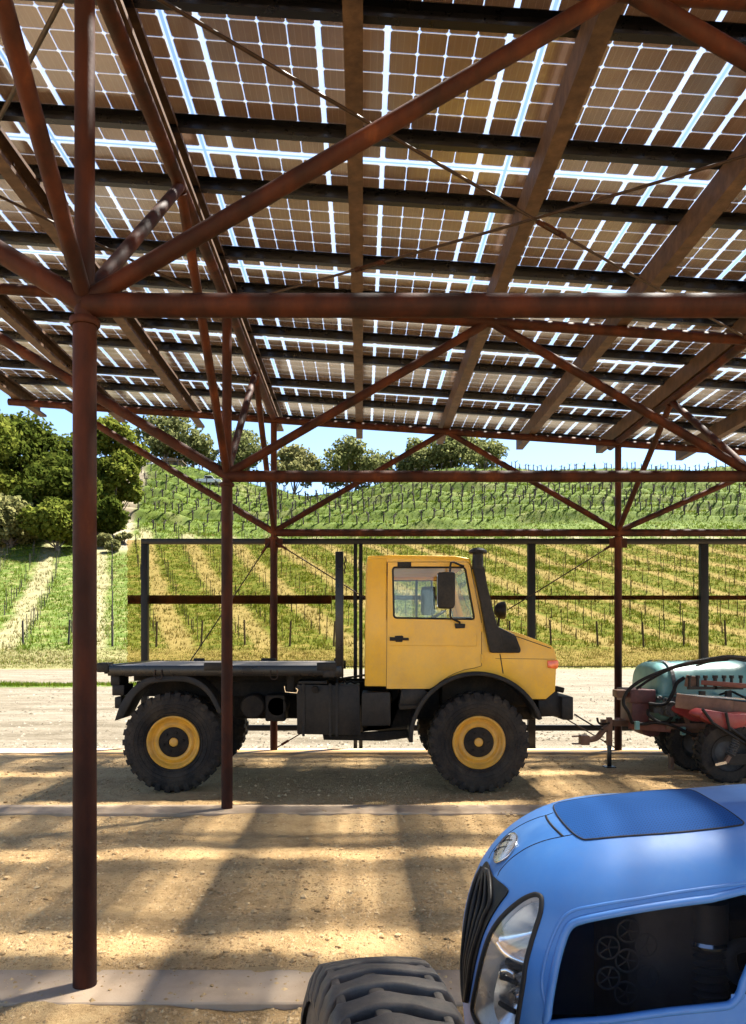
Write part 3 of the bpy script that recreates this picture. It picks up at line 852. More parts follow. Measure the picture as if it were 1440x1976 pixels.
# interior
ci = T(800, 1195)
MB().box(T(715, 0)[0], T(930, 0)[0], YN + 0.06, YF - 0.06, T(0, 1199)[1], T(0, 1196.5)[1]).build('cab_floor_panel', M['seat'], cab)
for yy in (YN + 0.45, YF - 0.45):
    mb = MB(); x0 = T(722, 0)[0]
    mb.box(x0, x0 + 0.14, yy - 0.24, yy + 0.24, T(0, 1197)[1], T(0, 1168)[1])
    mb.build('seat', M['seat'], cab, bevel=0.03, seg=3)
mb = MB(); mb.prism(Z6([(600, 470), (640, 452), (730, 452), (738, 470)]), side, YN + 0.08, YF - 0.08); mb.build('dashboard', M['black'], cab, bevel=0.01)
sc = Vector((T(852, 0)[0], YF - 0.5, T(0, 1189)[1]))
ring_pts = []
ax = Vector((-0.5, 0, 0.86)).normalized(); u1 = Vector((0, 1, 0)); u2 = ax.cross(u1)
for i in range(33):
    a = 2 * PI * i / 32; ring_pts.append(sc + (u1 * math.cos(a) + u2 * math.sin(a)) * 0.21)
mb = MB().tube(ring_pts, 0.014, 8, cap=False)
for i in (0, 11, 22): mb.tube([sc, ring_pts[i]], 0.012, 6)
mb.tube([sc, sc - ax * 0.3], 0.025, 8)
mb.build('steering_wheel', M['black'], cab, angle=60)
mb = MB(); mb.box(T(824, 0)[0], T(829, 0)[0], YF - 0.1, YF - 0.07, T(0, 1192)[1], T(0, 1094)[1]); mb.build('window_divider', M['black'], cab)
# --- mirrors
for s, y0 in ((1, YN), (-1, YF)):
    mi = MB().prism(rounded(Z6([(540, 232), (622, 228), (628, 240), (626, 402), (614, 416), (546, 414), (536, 400), (536, 250)]), 0.02), side, y0 - s * 0.24, y0 - s * 0.17).build('mirror', M['black'], trk, bevel=0.012, seg=3)
    pts = [(Z6([(683, 190)])[0], 0.0), (Z6([(660, 188)])[0], 0.08), (Z6([(625, 178)])[0], 0.16), (Z6([(608, 180)])[0], 0.185), (Z6([(604, 205)])[0], 0.185), (Z6([(606, 320)])[0], 0.15), (Z6([(608, 455)])[0], 0.12), (Z6([(622, 466)])[0], 0.1), (Z6([(660, 482)])[0], 0.05), (Z6([(662, 498)])[0], 0.0)]
    MB().tube([(p[0], y0 - s * q, p[1]) for p, q in pts], 0.012, 8).build('mirror_arm', M['black'], mi)
    MB().prism(rounded(Z6([(635, 488), (690, 490), (688, 512), (640, 514)]), 0.008), side, y0 - s * 0.04, y0 - s * 0.004).build('mirror_bracket', M['black'], mi, bevel=0.004)
    g = Z6([(541, 245), (612, 240), (612, 404), (545, 404)])
    xg = g[0][0] - 0.006
    MB().box(xg - 0.004, xg + 0.002, y0 - s * 0.232 if s > 0 else y0 + 0.178, y0 - s * 0.178 if s > 0 else y0 + 0.232, g[2][1], g[0][1]).build('mirror_glass', M['chrome'], mi)
# --- snorkel
sn = MB().prism(rounded(Z6([(728, 195), (784, 195), (802, 300), (852, 503), (945, 548), (973, 622), (968, 640), (818, 640), (800, 560), (765, 370)]), 0.02), side, YN - 0.085, YN + 0.004).build('snorkel', M['black'], trk, bevel=0.02, seg=3)
MB().prism(rounded(Z6([(866, 535), (940, 560), (962, 622), (880, 622)]), 0.012), side, YN - 0.089, YN - 0.082).build('snorkel_inset', M['black'], sn, bevel=0.004)
c = Z6([(754, 198)])[0]
H = lambda b: Z6([(750, b)])[0][1] - c[1]
MB().lathe([(0.062, 0), (0.060, H(160)), (0.056, H(130)), (0.056, H(125)), (0.094, H(124)), (0.100, H(118)), (0.096, H(108)), (0.06, H(97)), (0.02, H(93)), (0.0, H(93))], (c[0], YN - 0.04, c[1] - 0.01), 'Z', 28).build('snorkel_cap', M['black'], sn)
MB().lathe([(0.064, -0.02), (0.064, 0.012), (0.06, 0.014)], (c[0], YN - 0.04, c[1]), 'Z', 28).build('clamp', M['gasket'], sn)
# --- work light beside the windscreen
wq_ = px(969, 1178, TD + 0.5); wl = (wq_.x, wq_.z); wy = TD + 0.5
hw = MB().lathe([(0.0, -0.09), (0.04, -0.085), (0.085, -0.05), (0.1, 0.0), (0.1, 0.03)], (wl[0], wy, wl[1]), 'X', 24).build('work_light', M['black'], trk)
MB().lathe([(0.1, 0.028), (0.08, 0.04), (0.0, 0.048)], (wl[0], wy, wl[1]), 'X', 24).build('lamp_lens', M['chrome'], hw)
MB().tube([(wl[0] - 0.03, wy, wl[1] - 0.08), (wl[0] - 0.06, wy, T(0, 1222)[1])], 0.014, 8).build('lamp_bracket', M['black'], hw)
# --- indicator
for y0 in (YN - 0.014, YF - 0.02):
    MB().prism(rounded(Z6([(1117, 679), (1172, 678), (1175, 700), (1168, 723), (1119, 718)]), 0.012), side, y0, y0 + 0.034).build('indicator_lamp', M['orange'], trk, bevel=0.006)
# --- wings over the wheels
def wing(cu, cv, r0, r1, a0, a1, y0, y1, lip=0.05, name='wing'):
    o = TP(arc(cu, cv, r1, a0, a1, 28)); q = TP(arc(cu, cv, r0, a0, a1, 28))
    return MB().prism(o + q[::-1], side, y0, y1).build(name, M['black'], trk, bevel=0.006)
for y0, y1 in ((TD - 0.02, TD + 0.36), (TD + 1.64, TD + 2.02)):
    wing(921, 1428, 124, 132, 18, 182, y0, y1, name='front_wing')
    o = [(222, 1391), (232, 1362), (250, 1334), (272, 1315), (294, 1306), (345, 1303), (372, 1307), (395, 1320), (414, 1342), (424, 1362), (430, 1375)]
    q = [(422, 1378), (414, 1362), (402, 1342), (386, 1327), (366, 1318), (343, 1315), (298, 1318), (280, 1326), (262, 1342), (250, 1362), (238, 1386)]
    MB().prism(TP([tuple(p) for p in spline(o, 3)] + [tuple(p) for p in spline(q, 3)]), side, y0, y1).build('rear_wing', M['black'], trk, bevel=0.006)
# --- wheels
def make_wheel(R, W, rr, parent_name='wheel'):
    """outer face towards -y, hub centre at the origin"""
    wr = empty('wheel', (0, 0, 0))
    h = W / 2
    prof = [(rr - 0.012, -h * 0.55), (rr, -h * 0.66), (rr + 0.02, -h * 0.80), (rr + 0.06, -h * 0.93), (R * 0.72, -h * 1.0), (R * 0.80, -h * 1.0), (R * 0.88, -h * 0.95), (R * 0.94, -h * 0.87), (R * 0.965, -h * 0.78), (R * 0.97, -h * 0.4), (R * 0.975, 0)]
    prof = prof + [(r, -t) for r, t in prof[::-1][1:]]
    mb = MB().lathe(prof, (0, 0, 0), 'Y', 72)
    for rb, tb in ((R * 0.765, -h * 1.004), (rr + 0.035, -h * 0.885), (R * 0.69, -h * 0.992)):
        mb.lathe([(rb - 0.007, tb + 0.004), (rb - 0.003, tb - 0.004), (rb + 0.003, tb - 0.004), (rb + 0.007, tb + 0.004)], (0, 0, 0), 'Y', 72)
    nl = 30
    for k in range(nl):
        for s in (-1, 1):
            a = 2 * PI * (k + (0.5 if s > 0 else 0)) / nl
            def q(da, r, t): return (r * math.cos(a + da), t, r * math.sin(a + da))
            w0, w1 = 0.052, 0.062
            vs = []
            for r, t, w_ in ((R * 0.86, s * h * 0.99, w1 * 0.8), (R * 0.93, s * h * 0.985, w1), (R * 0.995, s * h * 0.86, w1), (R, s * h * 0.55, w0), (R, s * h * 0.05, w0 * 0.8)):
                vs += [q(-w_, r, t), q(w_ * 0.85, r, t)]
            base = []
            for r, t, w_ in ((R * 0.84, s * h * 0.96, w1 * 0.8), (R * 0.9, s * h * 0.9, w1), (R * 0.95, s * h * 0.8, w1), (R * 0.955, s * h * 0.5, w0), (R * 0.955, s * h * 0.03, w0 * 0.8)):
                base += [q(-w_, r, t), q(w_ * 0.85, r, t)]
            fs = []
            for i in range(4):
                fs.append((2 * i, 2 * i + 1, 2 * i + 3, 2 * i + 2))
                fs.append((2 * i, 2 * i + 2, 10 + 2 * i + 2, 10 + 2 * i)); fs.append((2 * i + 1, 10 + 2 * i + 1, 10 + 2 * i + 3, 2 * i + 3))
            fs += [(0, 10, 11, 1), (8, 9, 19, 18)]
            mb.add(vs + base, fs)
    mb.build('tyre', M['rubber'], wr, angle=32)
    rp = [(rr - 0.004, -h * 0.50), (rr + 0.004, -h * 0.70), (rr, -h * 0.76), (rr - 0.012, -h * 0.78), (rr - 0.03, -h * 0.72), (rr - 0.045, -h * 0.55), (rr - 0.062, -h * 0.50), (rr - 0.075, -h * 0.56), (rr - 0.095, -h * 0.60), (rr - 0.12, -h * 0.56), (0.145, -h * 0.47), (0.10, -h * 0.42), (0.0, -h * 0.42)]
    rim = MB().lathe(rp, (0, 0, 0), 'Y', 56).build('rim', M['rimpaint'], wr)
    hub = MB().lathe([(0.162, -h * 0.44), (0.162, -h * 0.58), (0.148, -h * 0.63), (0.115, -h * 0.655), (0.065, -h * 0.66), (0.055, -h * 0.70), (0.05, -h * 0.58), (0.0, -h * 0.56)], (0, 0, 0), 'Y', 40).build('hub', M['under'], wr)
    MB().lathe([(0.05, -h * 0.6), (0.045, -h * 0.64), (0.02, -h * 0.68), (0, -h * 0.68)], (0, 0, 0), 'Y', 20).build('hub_cap', M['rimpaint'], hub)
    for k in range(6):
        a = 2 * PI * k / 6 + 0.2
        MB().lathe([(0.017, -h * 0.55), (0.017, -h * 0.70), (0.012, -h * 0.74), (0, -h * 0.74)], (0.108 * math.cos(a), 0, 0.108 * math.sin(a)), 'Y', 6).build('wheel_nut', M['under'], hub, angle=30)
    return wr
RT = 0.542
w0 = make_wheel(RT, 0.36, 0.285)
spots = []
for u, v in ((332, 1436), (926, 1434)):
    x = T(u, v)[0]
    spots += [(x, TD + 0.18, 0), (x, TD + 1.82, PI)]
for i, (x, y, rz) in enumerate(spots):
    wk = w0 if i == 0 else copy_tree(w0)
    wk.parent = trk
    wk.location = Vector((x, y, RT - 0.012)) - origin(trk)
    wk.rotation_euler = (0, 0.13 * i, 0) if rz == 0 else (0, 0, PI)
# --- bed
bx0, bx1 = T(203, 0)[0], T(660, 0)[0]
zb = T(0, 1285)[1]
bed = MB().box(bx0 + 0.05, bx1 - 0.02, TD - 0.01, TD + 2.01, zb - 0.032, zb - 0.012).build('flatbed', M['under'], trk)
nb_ = 9
for k in range(nb_):
    y0 = TD + 0.005 + k * (2.0 - 0.01) / nb_
    MB().box(bx0 + 0.07, bx1 - 0.03, y0 + 0.003, y0 + (1.99) / nb_ - 0.003, zb - 0.012, zb).build('deck_plank', M['deck'], bed)
for y0, y1 in ((TD - 0.045, TD - 0.012), (TD + 2.012, TD + 2.045)):
    MB().box(bx0 + 0.04, bx1, y0, y1, T(0, 1304)[1], zb + 0.004).build('side_rail', M['black_steel'], bed, bevel=0.006)
MB().box(bx0, bx0 + 0.07, TD - 0.04, TD + 2.04, T(0, 1300)[1], zb + 0.012).build('end_rail', M['black_steel'], bed, bevel=0.006)
MB().box(T(190, 0)[0], T(212, 0)[0], TD - 0.06, TD + 0.14, T(0, 1297)[1], T(0, 1279)[1]).build('corner_block', M['black'], bed, bevel=0.01)
for u0, u1, yy in ((395, 440, TD - 0.05), (612, 650, TD - 0.05), (297, 322, TD + 1.98), (458, 493, TD + 1.98), (632, 650, TD + 1.98)):
    MB().box(T(u0, 0)[0], T(u1, 0)[0], yy, yy + 0.07, zb - 0.05, zb + 0.035).build('stake_pocket', M['black'], bed, bevel=0.008)
MB().box(T(647.5, 0)[0], T(663, 0)[0], TD - 0.04, TD + 0.05, T(0, 1307)[1], T(0, 1065)[1]).build('stake_post', M['black_steel'], trk, bevel=0.006)
MB().box(T(624, 0)[0], T(647, 0)[0], TD - 0.052, TD + 0.03, T(0, 1307)[1], T(0, 1293)[1]).build('stake_bracket', M['black'], bed, bevel=0.006)
mb = MB()
hk = Z5([(1295, 142), (1300, 165), (1293, 180), (1298, 200), (1292, 215), (1296, 232)])
mb.tube([(a, TD, b) for a, b in hk], 0.008, 6); mb.build('chain', M['rod'], trk)
for u in (308, 530):
    lp = [T(u - 6, 1292), T(u - 7, 1306), T(u, 1311), T(u + 7, 1306), T(u + 6, 1292)]
    MB().tube([(a, TD - 0.055, b) for a, b in [tuple(p) for p in spline(lp, 4)]], 0.006, 6).build('tie_ring', M['rod'], bed)
# bed subframe and chassis
for y in (TD + 0.62, TD + 1.28):
    MB().box(T(226, 0)[0], T(650, 0)[0], y, y + 0.09, T(0, 1320)[1], zb - 0.034).build('bed_bearer', M['under'], bed)
    MB().box(T(232, 0)[0], T(1062, 0)[0], y + 0.005, y + 0.085, T(0, 1352)[1], T(0, 1321)[1]).build('chassis_rail', M['under'], trk)
for u in (240, 330, 420, 510, 600):
    MB().box(T(u, 0)[0], T(u + 11, 0)[0], TD + 0.03, TD + 1.97, T(0, 1306)[1], zb - 0.034).build('cross_member', M['under'], bed)
for u in (250, 440, 560):
    MB().box(T(u, 0)[0], T(u + 14, 0)[0], TD + 0.64, TD + 1.36, T(0, 1350)[1], T(0, 1322)[1]).build('chassis_cross_tube', M['under'], trk)
# rear lamp and bumper blocks
for (u0, u1, v0, v1) in ((210, 228, 1304, 1324), (213, 237, 1322, 1343), (218, 232, 1346, 1368)):
    MB().box(T(u0, 0)[0], T(u1, 0)[0], TD + 0.05, TD + 0.4, T(0, v1)[1], T(0, v0)[1]).build('rear_lamp', M['black'], trk, bevel=0.012)
MB().tube([(T(222, 0)[0], TD + 0.2, T(0, 1300)[1]), (T(226, 0)[0], TD + 0.2, T(0, 1360)[1])], 0.02, 8).build('lamp_bracket', M['under'], trk)
# axles, gearbox, shafts
for u, v in ((332, 1436), (926, 1434)):
    x, z = T(u, v)
    mb = MB()
    mb.tube([(x, TD + 0.3, z), (x, TD + 1.7, z)], 0.075, 16)
    mb.lathe([(0.0, -0.2), (0.12, -0.17), (0.2, -0.06), (0.2, 0.06), (0.12, 0.17), (0.0, 0.2)], (x, TD + 1.0, z), 'Y', 20)
    for y in (TD + 0.38, TD + 1.62): mb.lathe([(0, -0.05), (0.17, -0.05), (0.19, 0), (0.17, 0.05), (0, 0.05)], (x, y, z), 'Y', 20)
    mb.build('axle', M['under'], trk)
    for y in (TD + 0.5, TD + 1.5):
        mb = MB(); pts = []
        for k in range(81):
            a = k / 80 * 2 * PI * 6
            pts.append((x + 0.055 * math.cos(a), y + 0.055 * math.sin(a), z + 0.08 + 0.36 * k / 80))
        mb.tube(pts, 0.011, 6); mb.build('coil_spring', M['under'], trk)
xa, za = T(480, 1368)
MB().tube([(xa - 0.7, TD + 1.0, za), (xa + 2.0, TD + 1.0, za + 0.02)], 0.06, 12).build('drive_shaft', M['under'], trk)
mb = MB(); mb.lathe([(0.0, -0.15), (0.12, -0.15), (0.135, -0.12), (0.135, 0.12), (0.12, 0.15), (0, 0.15)], (xa, TD + 0.42, za), 'Y', 28); mb.build('air_tank', M['under'], trk)
mb = MB(); mb.lathe([(0.0, -0.2), (0.1, -0.2), (0.115, -0.15), (0.115, 0.15), (0, 0.2)], (xa + 0.27, TD + 0.5, za), 'Y', 28); mb.build('air_tank', M['under'], trk)
MB().box(T(505, 0)[0], T(545, 0)[0], TD + 0.3, TD + 0.9, T(0, 1398)[1], T(0, 1345)[1]).build('valve_block', M['under'], trk, bevel=0.02)
MB().box(T(425, 0)[0], T(578, 0)[0], TD + 0.8, TD + 1.3, T(0, 1402)[1], T(0, 1312)[1]).build('transmission', M['under'], trk, bevel=0.05)
MB().box(T(750, 0)[0], T(860, 0)[0], TD + 0.6, TD + 1.4, T(0, 1400)[1], T(0, 1325)[1]).build('gearbox', M['under'], trk, bevel=0.05)
MB().box(T(860, 0)[0], T(1050, 0)[0], TD + 0.5, TD + 1.5, T(0, 1372)[1], T(0, 1290)[1]).build('engine', M['under'], trk, bevel=0.05)
# fuel tank
tk = MB().prism(rounded(TP([(571, 1322), (694, 1324), (696, 1421), (572, 1419)]), 0.015), side, TD + 0.10, TD + 0.62).build('fuel_tank', M['black'], trk, bevel=0.012)
for u in (582, 634, 647):
    MB().prism(TP([(u, 1320), (u + 5, 1320), (u + 5, 1423), (u, 1423)]), side, TD + 0.09, TD + 0.098).build('tank_strap', M['black'], tk)
MB().box(T(574, 0)[0], T(630, 0)[0], TD + 0.12, TD + 0.5, T(0, 1321.5)[1], T(0, 1315)[1]).build('tank_lid', M['black'], tk, bevel=0.006)
mb = MB(); c = T(607, 1330); mb.tube([(c[0], TD + 0.12, c[1]), (c[0], TD + 0.04, c[1] - 0.01)], 0.035, 14); mb.build('filler_cap', M['under'], tk)
mb = MB().prism(rounded(TP([(698, 1337), (754, 1336), (755, 1402), (698, 1403)]), 0.03), side, TD + 0.06, TD + 0.45); bb = mb.build('battery_box', M['black'], trk, bevel=0.012, seg=3)
MB().prism(TP([(700, 1360), (704, 1403), (756, 1415), (760, 1335), (790, 1330), (800, 1408), (700, 1422)]), side, TD + 0.46, TD + 0.6).build('side_guard', M['under'], trk)
mb = MB().prism(TP([(776, 1329), (815, 1329), (828, 1336), (812, 1363), (771, 1362)]), side, TD + 0.06, TD + 0.3); mb.build('cab_step', M['black'], trk, bevel=0.01)
MB().prism(TP([(770, 1361), (812, 1361), (812, 1367), (772, 1370)]), side, TD + 0.02, TD + 0.3).build('step_tread', M['under'], trk, bevel=0.004)
MB().prism(TP([(619, 1419), (628, 1419), (634, 1427), (700, 1421), (795, 1415), (797, 1430), (742, 1437), (622, 1435)]), side, TD + 0.3, TD + 0.42).build('underrun_bar', M['under'], trk, bevel=0.006)
mb = MB(); p = [T(648, 1322), T(650, 1313), T(680, 1309), T(706, 1305)]; mb.tube([(a, TD + 0.3, b) for a, b in p], 0.012, 8); mb.build('air_hose', M['black'], trk)
mb = MB(); p = [T(660, 1322), T(664, 1316), T(668, 1322), T(676, 1318), T(690, 1326)]; mb.tube([(a, TD + 0.35, b) for a, b in p], 0.014, 8); mb.build('air_hose', M['black'], trk)
p = [T(548, 1325), T(550, 1336), T(572, 1338), T(574, 1331), T(570, 1329)]
mb = MB(); mb.tube([(a, TD + 0.06, b) for a, b in p], 0.006, 6); mb.build('hook', M['chrome'], trk)
mb = MB(); x, z = T(559, 1318); mb.tube([(x, TD + 0.15, z + 0.09), (x, TD + 0.15, z - 0.09)], 0.045, 14); mb.build('twist_lock', M['under'], trk)
# --- front bumper
fb = MB().prism(TP([(1056, 1336), (1082, 1336), (1084, 1348), (1106, 1344), (1107, 1388), (1088, 1390), (1082, 1384), (1044, 1386), (1044, 1352), (1056, 1352)]), side, TD + 0.12, TD + 1.88).build('bumper', M['black'], trk, bevel=0.012)
MB().box(T(1086, 0)[0], T(1108, 0)[0], TD + 0.02, TD + 1.98, T(0, 1390)[1], T(0, 1345)[1]).build('bumper_bar', M['black'], fb, bevel=0.014)
MB().tube([(T(1076, 0)[0], TD + 0.16, T(0, 1330)[1]), (T(1095, 0)[0], TD + 0.16, T(0, 1334)[1])], 0.03, 12).build('coupling', M['under'], fb)
MB().tube([(T(1082, 0)[0], TD + 0.2, T(0, 1338)[1]), (T(1082, 0)[0], TD + 0.2, T(0, 1326)[1])], 0.022, 10).build('coupling_pin', M['under'], fb)
MB().box(T(1000, 0)[0], T(1058, 0)[0], TD + 0.6, TD + 1.4, T(0, 1400)[1], T(0, 1352)[1]).build('front_cross_member', M['under'], trk, bevel=0.02)

# ------------------------------------------------------------------ sprayer trailer
SD = 9.95
spr = empty('sprayer_trailer', (4.3, 10.4, 0))
tag(spr, 'teal tank sprayer trailer with maroon gearbox, hoses and drawbar', 'trailer')
def S(a, b, d=SD): return px(1180 + a / 5.538, 1250 + b / 5.538, d)      # from the enlarged trailer view
def hose(pts, r, n=8, name='hose', mat='black', parent=None):
    q = [Vector(p) for p in spline([tuple(p) for p in pts], 6)]
    return MB().tube(q, r, n).build(name, M[mat], parent or spr, angle=70)
# tank: lofted rounded sections along x
x0 = S(515, 0).x; x1 = x0 + 1.75
zt_, zb_ = 1.36, 0.56
secs = []
for fxx, k in ((0.0, 0.80), (0.012, 0.88), (0.035, 0.94), (0.08, 0.97), (0.2, 0.98), (0.45, 0.985), (0.8, 1.0), (1.2, 1.0), (1.6, 0.97), (1.70, 0.9), (1.75, 0.7)):
    s = []
    for i in range(40):
        a = 2 * PI * i / 40; c, q = math.cos(a), math.sin(a)
        e = 0.62
        s.append((x0 + fxx, 10.5 + 0.56 * k * math.copysign(abs(c) ** e, c), (zt_ + zb_) / 2 + 0.40 * (0.88 + 0.12 * k) * (k if fxx < 0.05 else 1) * math.copysign(abs(q) ** (e + 0.12), q) * (0.96 + 0.06 * sm(0, 0.9, fxx))))
    secs.append(s)
mb = MB()
vs = [p for s in secs for p in s]; fs = []
for i in range(len(secs) - 1):
    for k in range(40):
        j = (k + 1) % 40; fs.append((i * 40 + k, i * 40 + j, (i + 1) * 40 + j, (i + 1) * 40 + k))
fs += [tuple(range(40)), tuple(range((len(secs) - 1) * 40, len(secs) * 40))]
mb.add(vs, fs)
tank = mb.build('tank', M['teal'], spr, angle=50)
mb = MB()                                              # moulded seam round the middle
pts = [(10.5 + 0.585 * math.cos(a), math.sin(a)) for a in (0,)]
mb.box(x0 - 0.035, x1 + 0.03, 9.915, 11.085, 0.925, 0.945)
mb.build('seam_flange', M['teal'], tank, bevel=0.008)
mb = MB(); xb = S(668, 0).x
loop = []
for i in range(41):
    a = 2 * PI * i / 40; c, q = math.cos(a), math.sin(a)
    loop.append((xb, 10.5 + 0.572 * math.copysign(abs(c) ** 0.62, c), 0.96 + 0.405 * math.copysign(abs(q) ** 0.74, q)))
for (p, q) in zip(loop[:-1], loop[1:]): mb.bar(p, q, 0.045, 0.008, Vector((0, (p[1] + q[1]) / 2 - 10.5, (p[2] + q[2]) / 2 - 0.96)))
mb.build('tank_strap', M['grey'], tank)
mb = MB(); mb.lathe([(0.0, 0.05), (0.16, 0.05), (0.17, 0.04), (0.17, 0.0)], (x0 + 0.95, 10.5, 1.35), 'Z', 28); mb.build('tank_lid', M['black'], tank)
# drawbar frame
zf = S(0, 850).z
for y in (9.95, 10.9):
    MB().bar((S(250, 0).x, y * 0.5 + 10.4 * 0.5, zf), (S(640, 0).x, y, zf - 0.02), 0.06, 0.09).build('drawbar_rail', M['redframe'], spr, bevel=0.004)
    MB().bar((S(640, 0).x, y, zf - 0.02), (x1 + 0.2, y, zf - 0.02), 0.06, 0.09).build('frame_rail', M['tan'], spr, bevel=0.004)
hx = S(10, 0).x
MB().bar((hx, 10.42, zf + 0.01), (S(360, 0).x, 10.42, zf), 0.08, 0.08).build('drawbar', M['tan'], spr, bevel=0.005)
# jack stand with crank
jx = px(1176, 0, 10.2).x
mb = MB(); mb.bar((jx, 10.2, 0.28), (jx, 10.2, zf + 0.1), 0.065, 0.065, Vector((0, 1, 0))); jk = mb.build('jack_stand', M['tan'], spr, bevel=0.005)
MB().bar((jx, 10.2, 0.0), (jx, 10.2, 0.29), 0.048, 0.048, Vector((0, 1, 0))).build('jack_leg', M['black_steel'], jk, bevel=0.004)
MB().bar((jx, 10.2, 0.0), (jx, 10.2, 0.012), 0.14, 0.14, Vector((0, 1, 0))).build('jack_foot', M['black_steel'], jk)
R7 = lambda a, b, d: px(1040 + a / 3.6, 1220 + b / 3.6, d)
hose([R7(495, 628, 10.2), R7(480, 634, 10.15), R7(430, 636, 10.1), R7(412, 622, 10.08), R7(406, 594, 10.08)], 0.014, 8, 'crank', 'under', jk)
mb = MB(); p = [R7(482, 660, 10.2), R7(450, 680, 10.2), R7(410, 728, 10.2), R7(380, 742, 10.2), R7(340, 748, 10.2)]
mb.tube([Vector(q) for q in spline([tuple(q) for q in p], 5)], 0.038, 10); hk_ = mb.build('tow_hitch', M['tan'], spr, angle=60)
a = R7(345, 748, 10.2); b_ = R7(285, 748, 10.2)
MB().box(b_.x, a.x, 10.13, 10.27, a.z - 0.06, a.z + 0.06).build('hitch_block', M['tan'], hk_, bevel=0.006)
for s, t in ((1, 0.07), (-1, -0.05)):
    MB().bar(b_ + Vector((0.02, 0, s * 0.05)), R7(232, 725 if s > 0 else 775, 10.2), 0.05, 0.016).build('hitch_jaw', M['tan'], hk_)
hose([R7(248, 570, 10.0), R7(320, 615, 10.05), R7(385, 652, 10.12), R7(480, 690, 10.2)], 0.010, 6, 'tow_cable', 'black')
# gearbox on the frame
a, b_ = S(205, 450), S(478, 590)
gb = MB().box(a.x, b_.x, 9.95, 10.5, b_.z, a.z).build('gearbox', M['maroon'], spr, bevel=0.012)
a2, b2 = S(235, 590), S(420, 800)
MB().box(a2.x, b2.x, 10.0, 10.45, b2.z, a2.z - 0.002).build('gearbox_base', M['maroon'], gb, bevel=0.01)
a3, b3 = S(90, 458), S(205, 540)
MB().box(a3.x, b3.x - 0.003, 10.05, 10.25, b3.z, a3.z).build('shaft_guard', M['tan'], gb, bevel=0.01)
c = S(370, 440); MB().lathe([(0.03, 0.0), (0.03, 0.025), (0.012, 0.04), (0, 0.04)], (c.x, 10.2, S(0, 450).z), 'Z', 14).build('filler_plug', M['maroon'], gb)
a4, b4 = S(360, 860), S(600, 985)
MB().prism([(S(360, 0).x, S(0, 860).z), (S(600, 0).x, S(0, 860).z), (S(605, 0).x, S(0, 930).z), (S(575, 0).x, S(0, 985).z), (S(545, 0).x, S(0, 960).z), (S(500, 0).x, S(0, 985).z), (S(430, 0).x, S(0, 945).z)], side, 10.2, 10.7).build('mud_flap', M['maroon'], spr, bevel=0.01)
# pump
c = S(610, 650); mb = MB()
mb.lathe([(0.0, -0.12), (0.09, -0.12), (0.1, -0.08), (0.1, 0.1), (0.06, 0.14), (0, 0.14)], (c.x, 9.95, c.z), 'Y', 24)
mb.box(c.x - 0.2, c.x - 0.05, 9.9, 10.1, c.z - 0.05, c.z + 0.05)
for i in range(6):
    aa = 2 * PI * i / 6; mb.lathe([(0.02, -0.14), (0.02, -0.1)], (c.x + 0.075 * math.cos(aa), 9.95, c.z + 0.075 * math.sin(aa)), 'Y', 8)
pu = mb.build('pump', M['grey'], spr)
for q in ((500, 540), (470, 620), (560, 560), (520, 690)):
    c = S(*q); mb = MB(); mb.tube([(c.x - 0.03, 9.9, c.z), (c.x + 0.03, 9.9, c.z + 0.01)], 0.022, 10); mb.tube([(c.x, 9.9, c.z - 0.03), (c.x, 9.88, c.z + 0.035)], 0.013, 8)
    mb.build('pipe_fitting', M['grey'], pu)
MB().box(S(640, 0).x, S(672, 0).x, 9.95, 10.05, 0.0, zf - 0.05).build('support_leg', M['tan'], spr)
MB().box(S(560, 0).x, S(1080, 0).x, 9.83, 9.88, S(0, 860).z, S(0, 800).z).build('side_plate', M['tan'], spr, bevel=0.004)
MB().bar(S(870, 980, 9.8), S(1090, 850, 9.8), 0.03, 0.04).build('brace', M['tan'], spr)
MB().bar(S(760, 620, 9.85), S(840, 900, 9.85), 0.03, 0.05).build('brace', M['tan'], spr)
# hoses
hose([S(220, 800, 9.85), S(180, 690, 9.8), S(128, 590, 9.8), S(170, 470, 9.8), S(300, 360, 9.8), S(520, 260, 9.8), S(760, 180, 9.75), S(1000, 130, 9.75), S(1250, 95, 9.8), S(1460, 110, 9.9)], 0.021)
hose([S(265, 440, 9.95), S(430, 330, 9.9), S(640, 225, 9.85), S(820, 180, 9.85), S(1010, 150, 9.85), S(1250, 110, 9.9), S(1440, 140, 9.95)], 0.017)
hose([S(220, 800, 9.85), S(330, 815, 9.8), S(470, 800, 9.8), S(600, 815, 9.78), S(740, 870, 9.75), S(920, 960, 9.75)], 0.020)
hose([S(395, 660, 9.85), S(400, 720, 9.82), S(500, 790, 9.8), S(650, 830, 9.77), S(790, 900, 9.75)], 0.020)
hose([S(400, 600, 9.85), S(520, 610, 9.8), S(600, 580, 9.8), S(660, 480, 9.8), S(700, 380, 9.8), S(780, 320, 9.8)], 0.024)
hose([S(905, 195, 9.9), S(1050, 150, 9.9), S(1250, 130, 9.9)], 0.012)
for q in ((275, 830), (765, 890)):
    c = S(*q, 9.78); MB().bar(c + Vector((0, 0, 0.05)), c - Vector((0, 0, 0.05)), 0.05, 0.05, Vector((0, 1, 0))).build('hose_tie', M['teal'], spr)
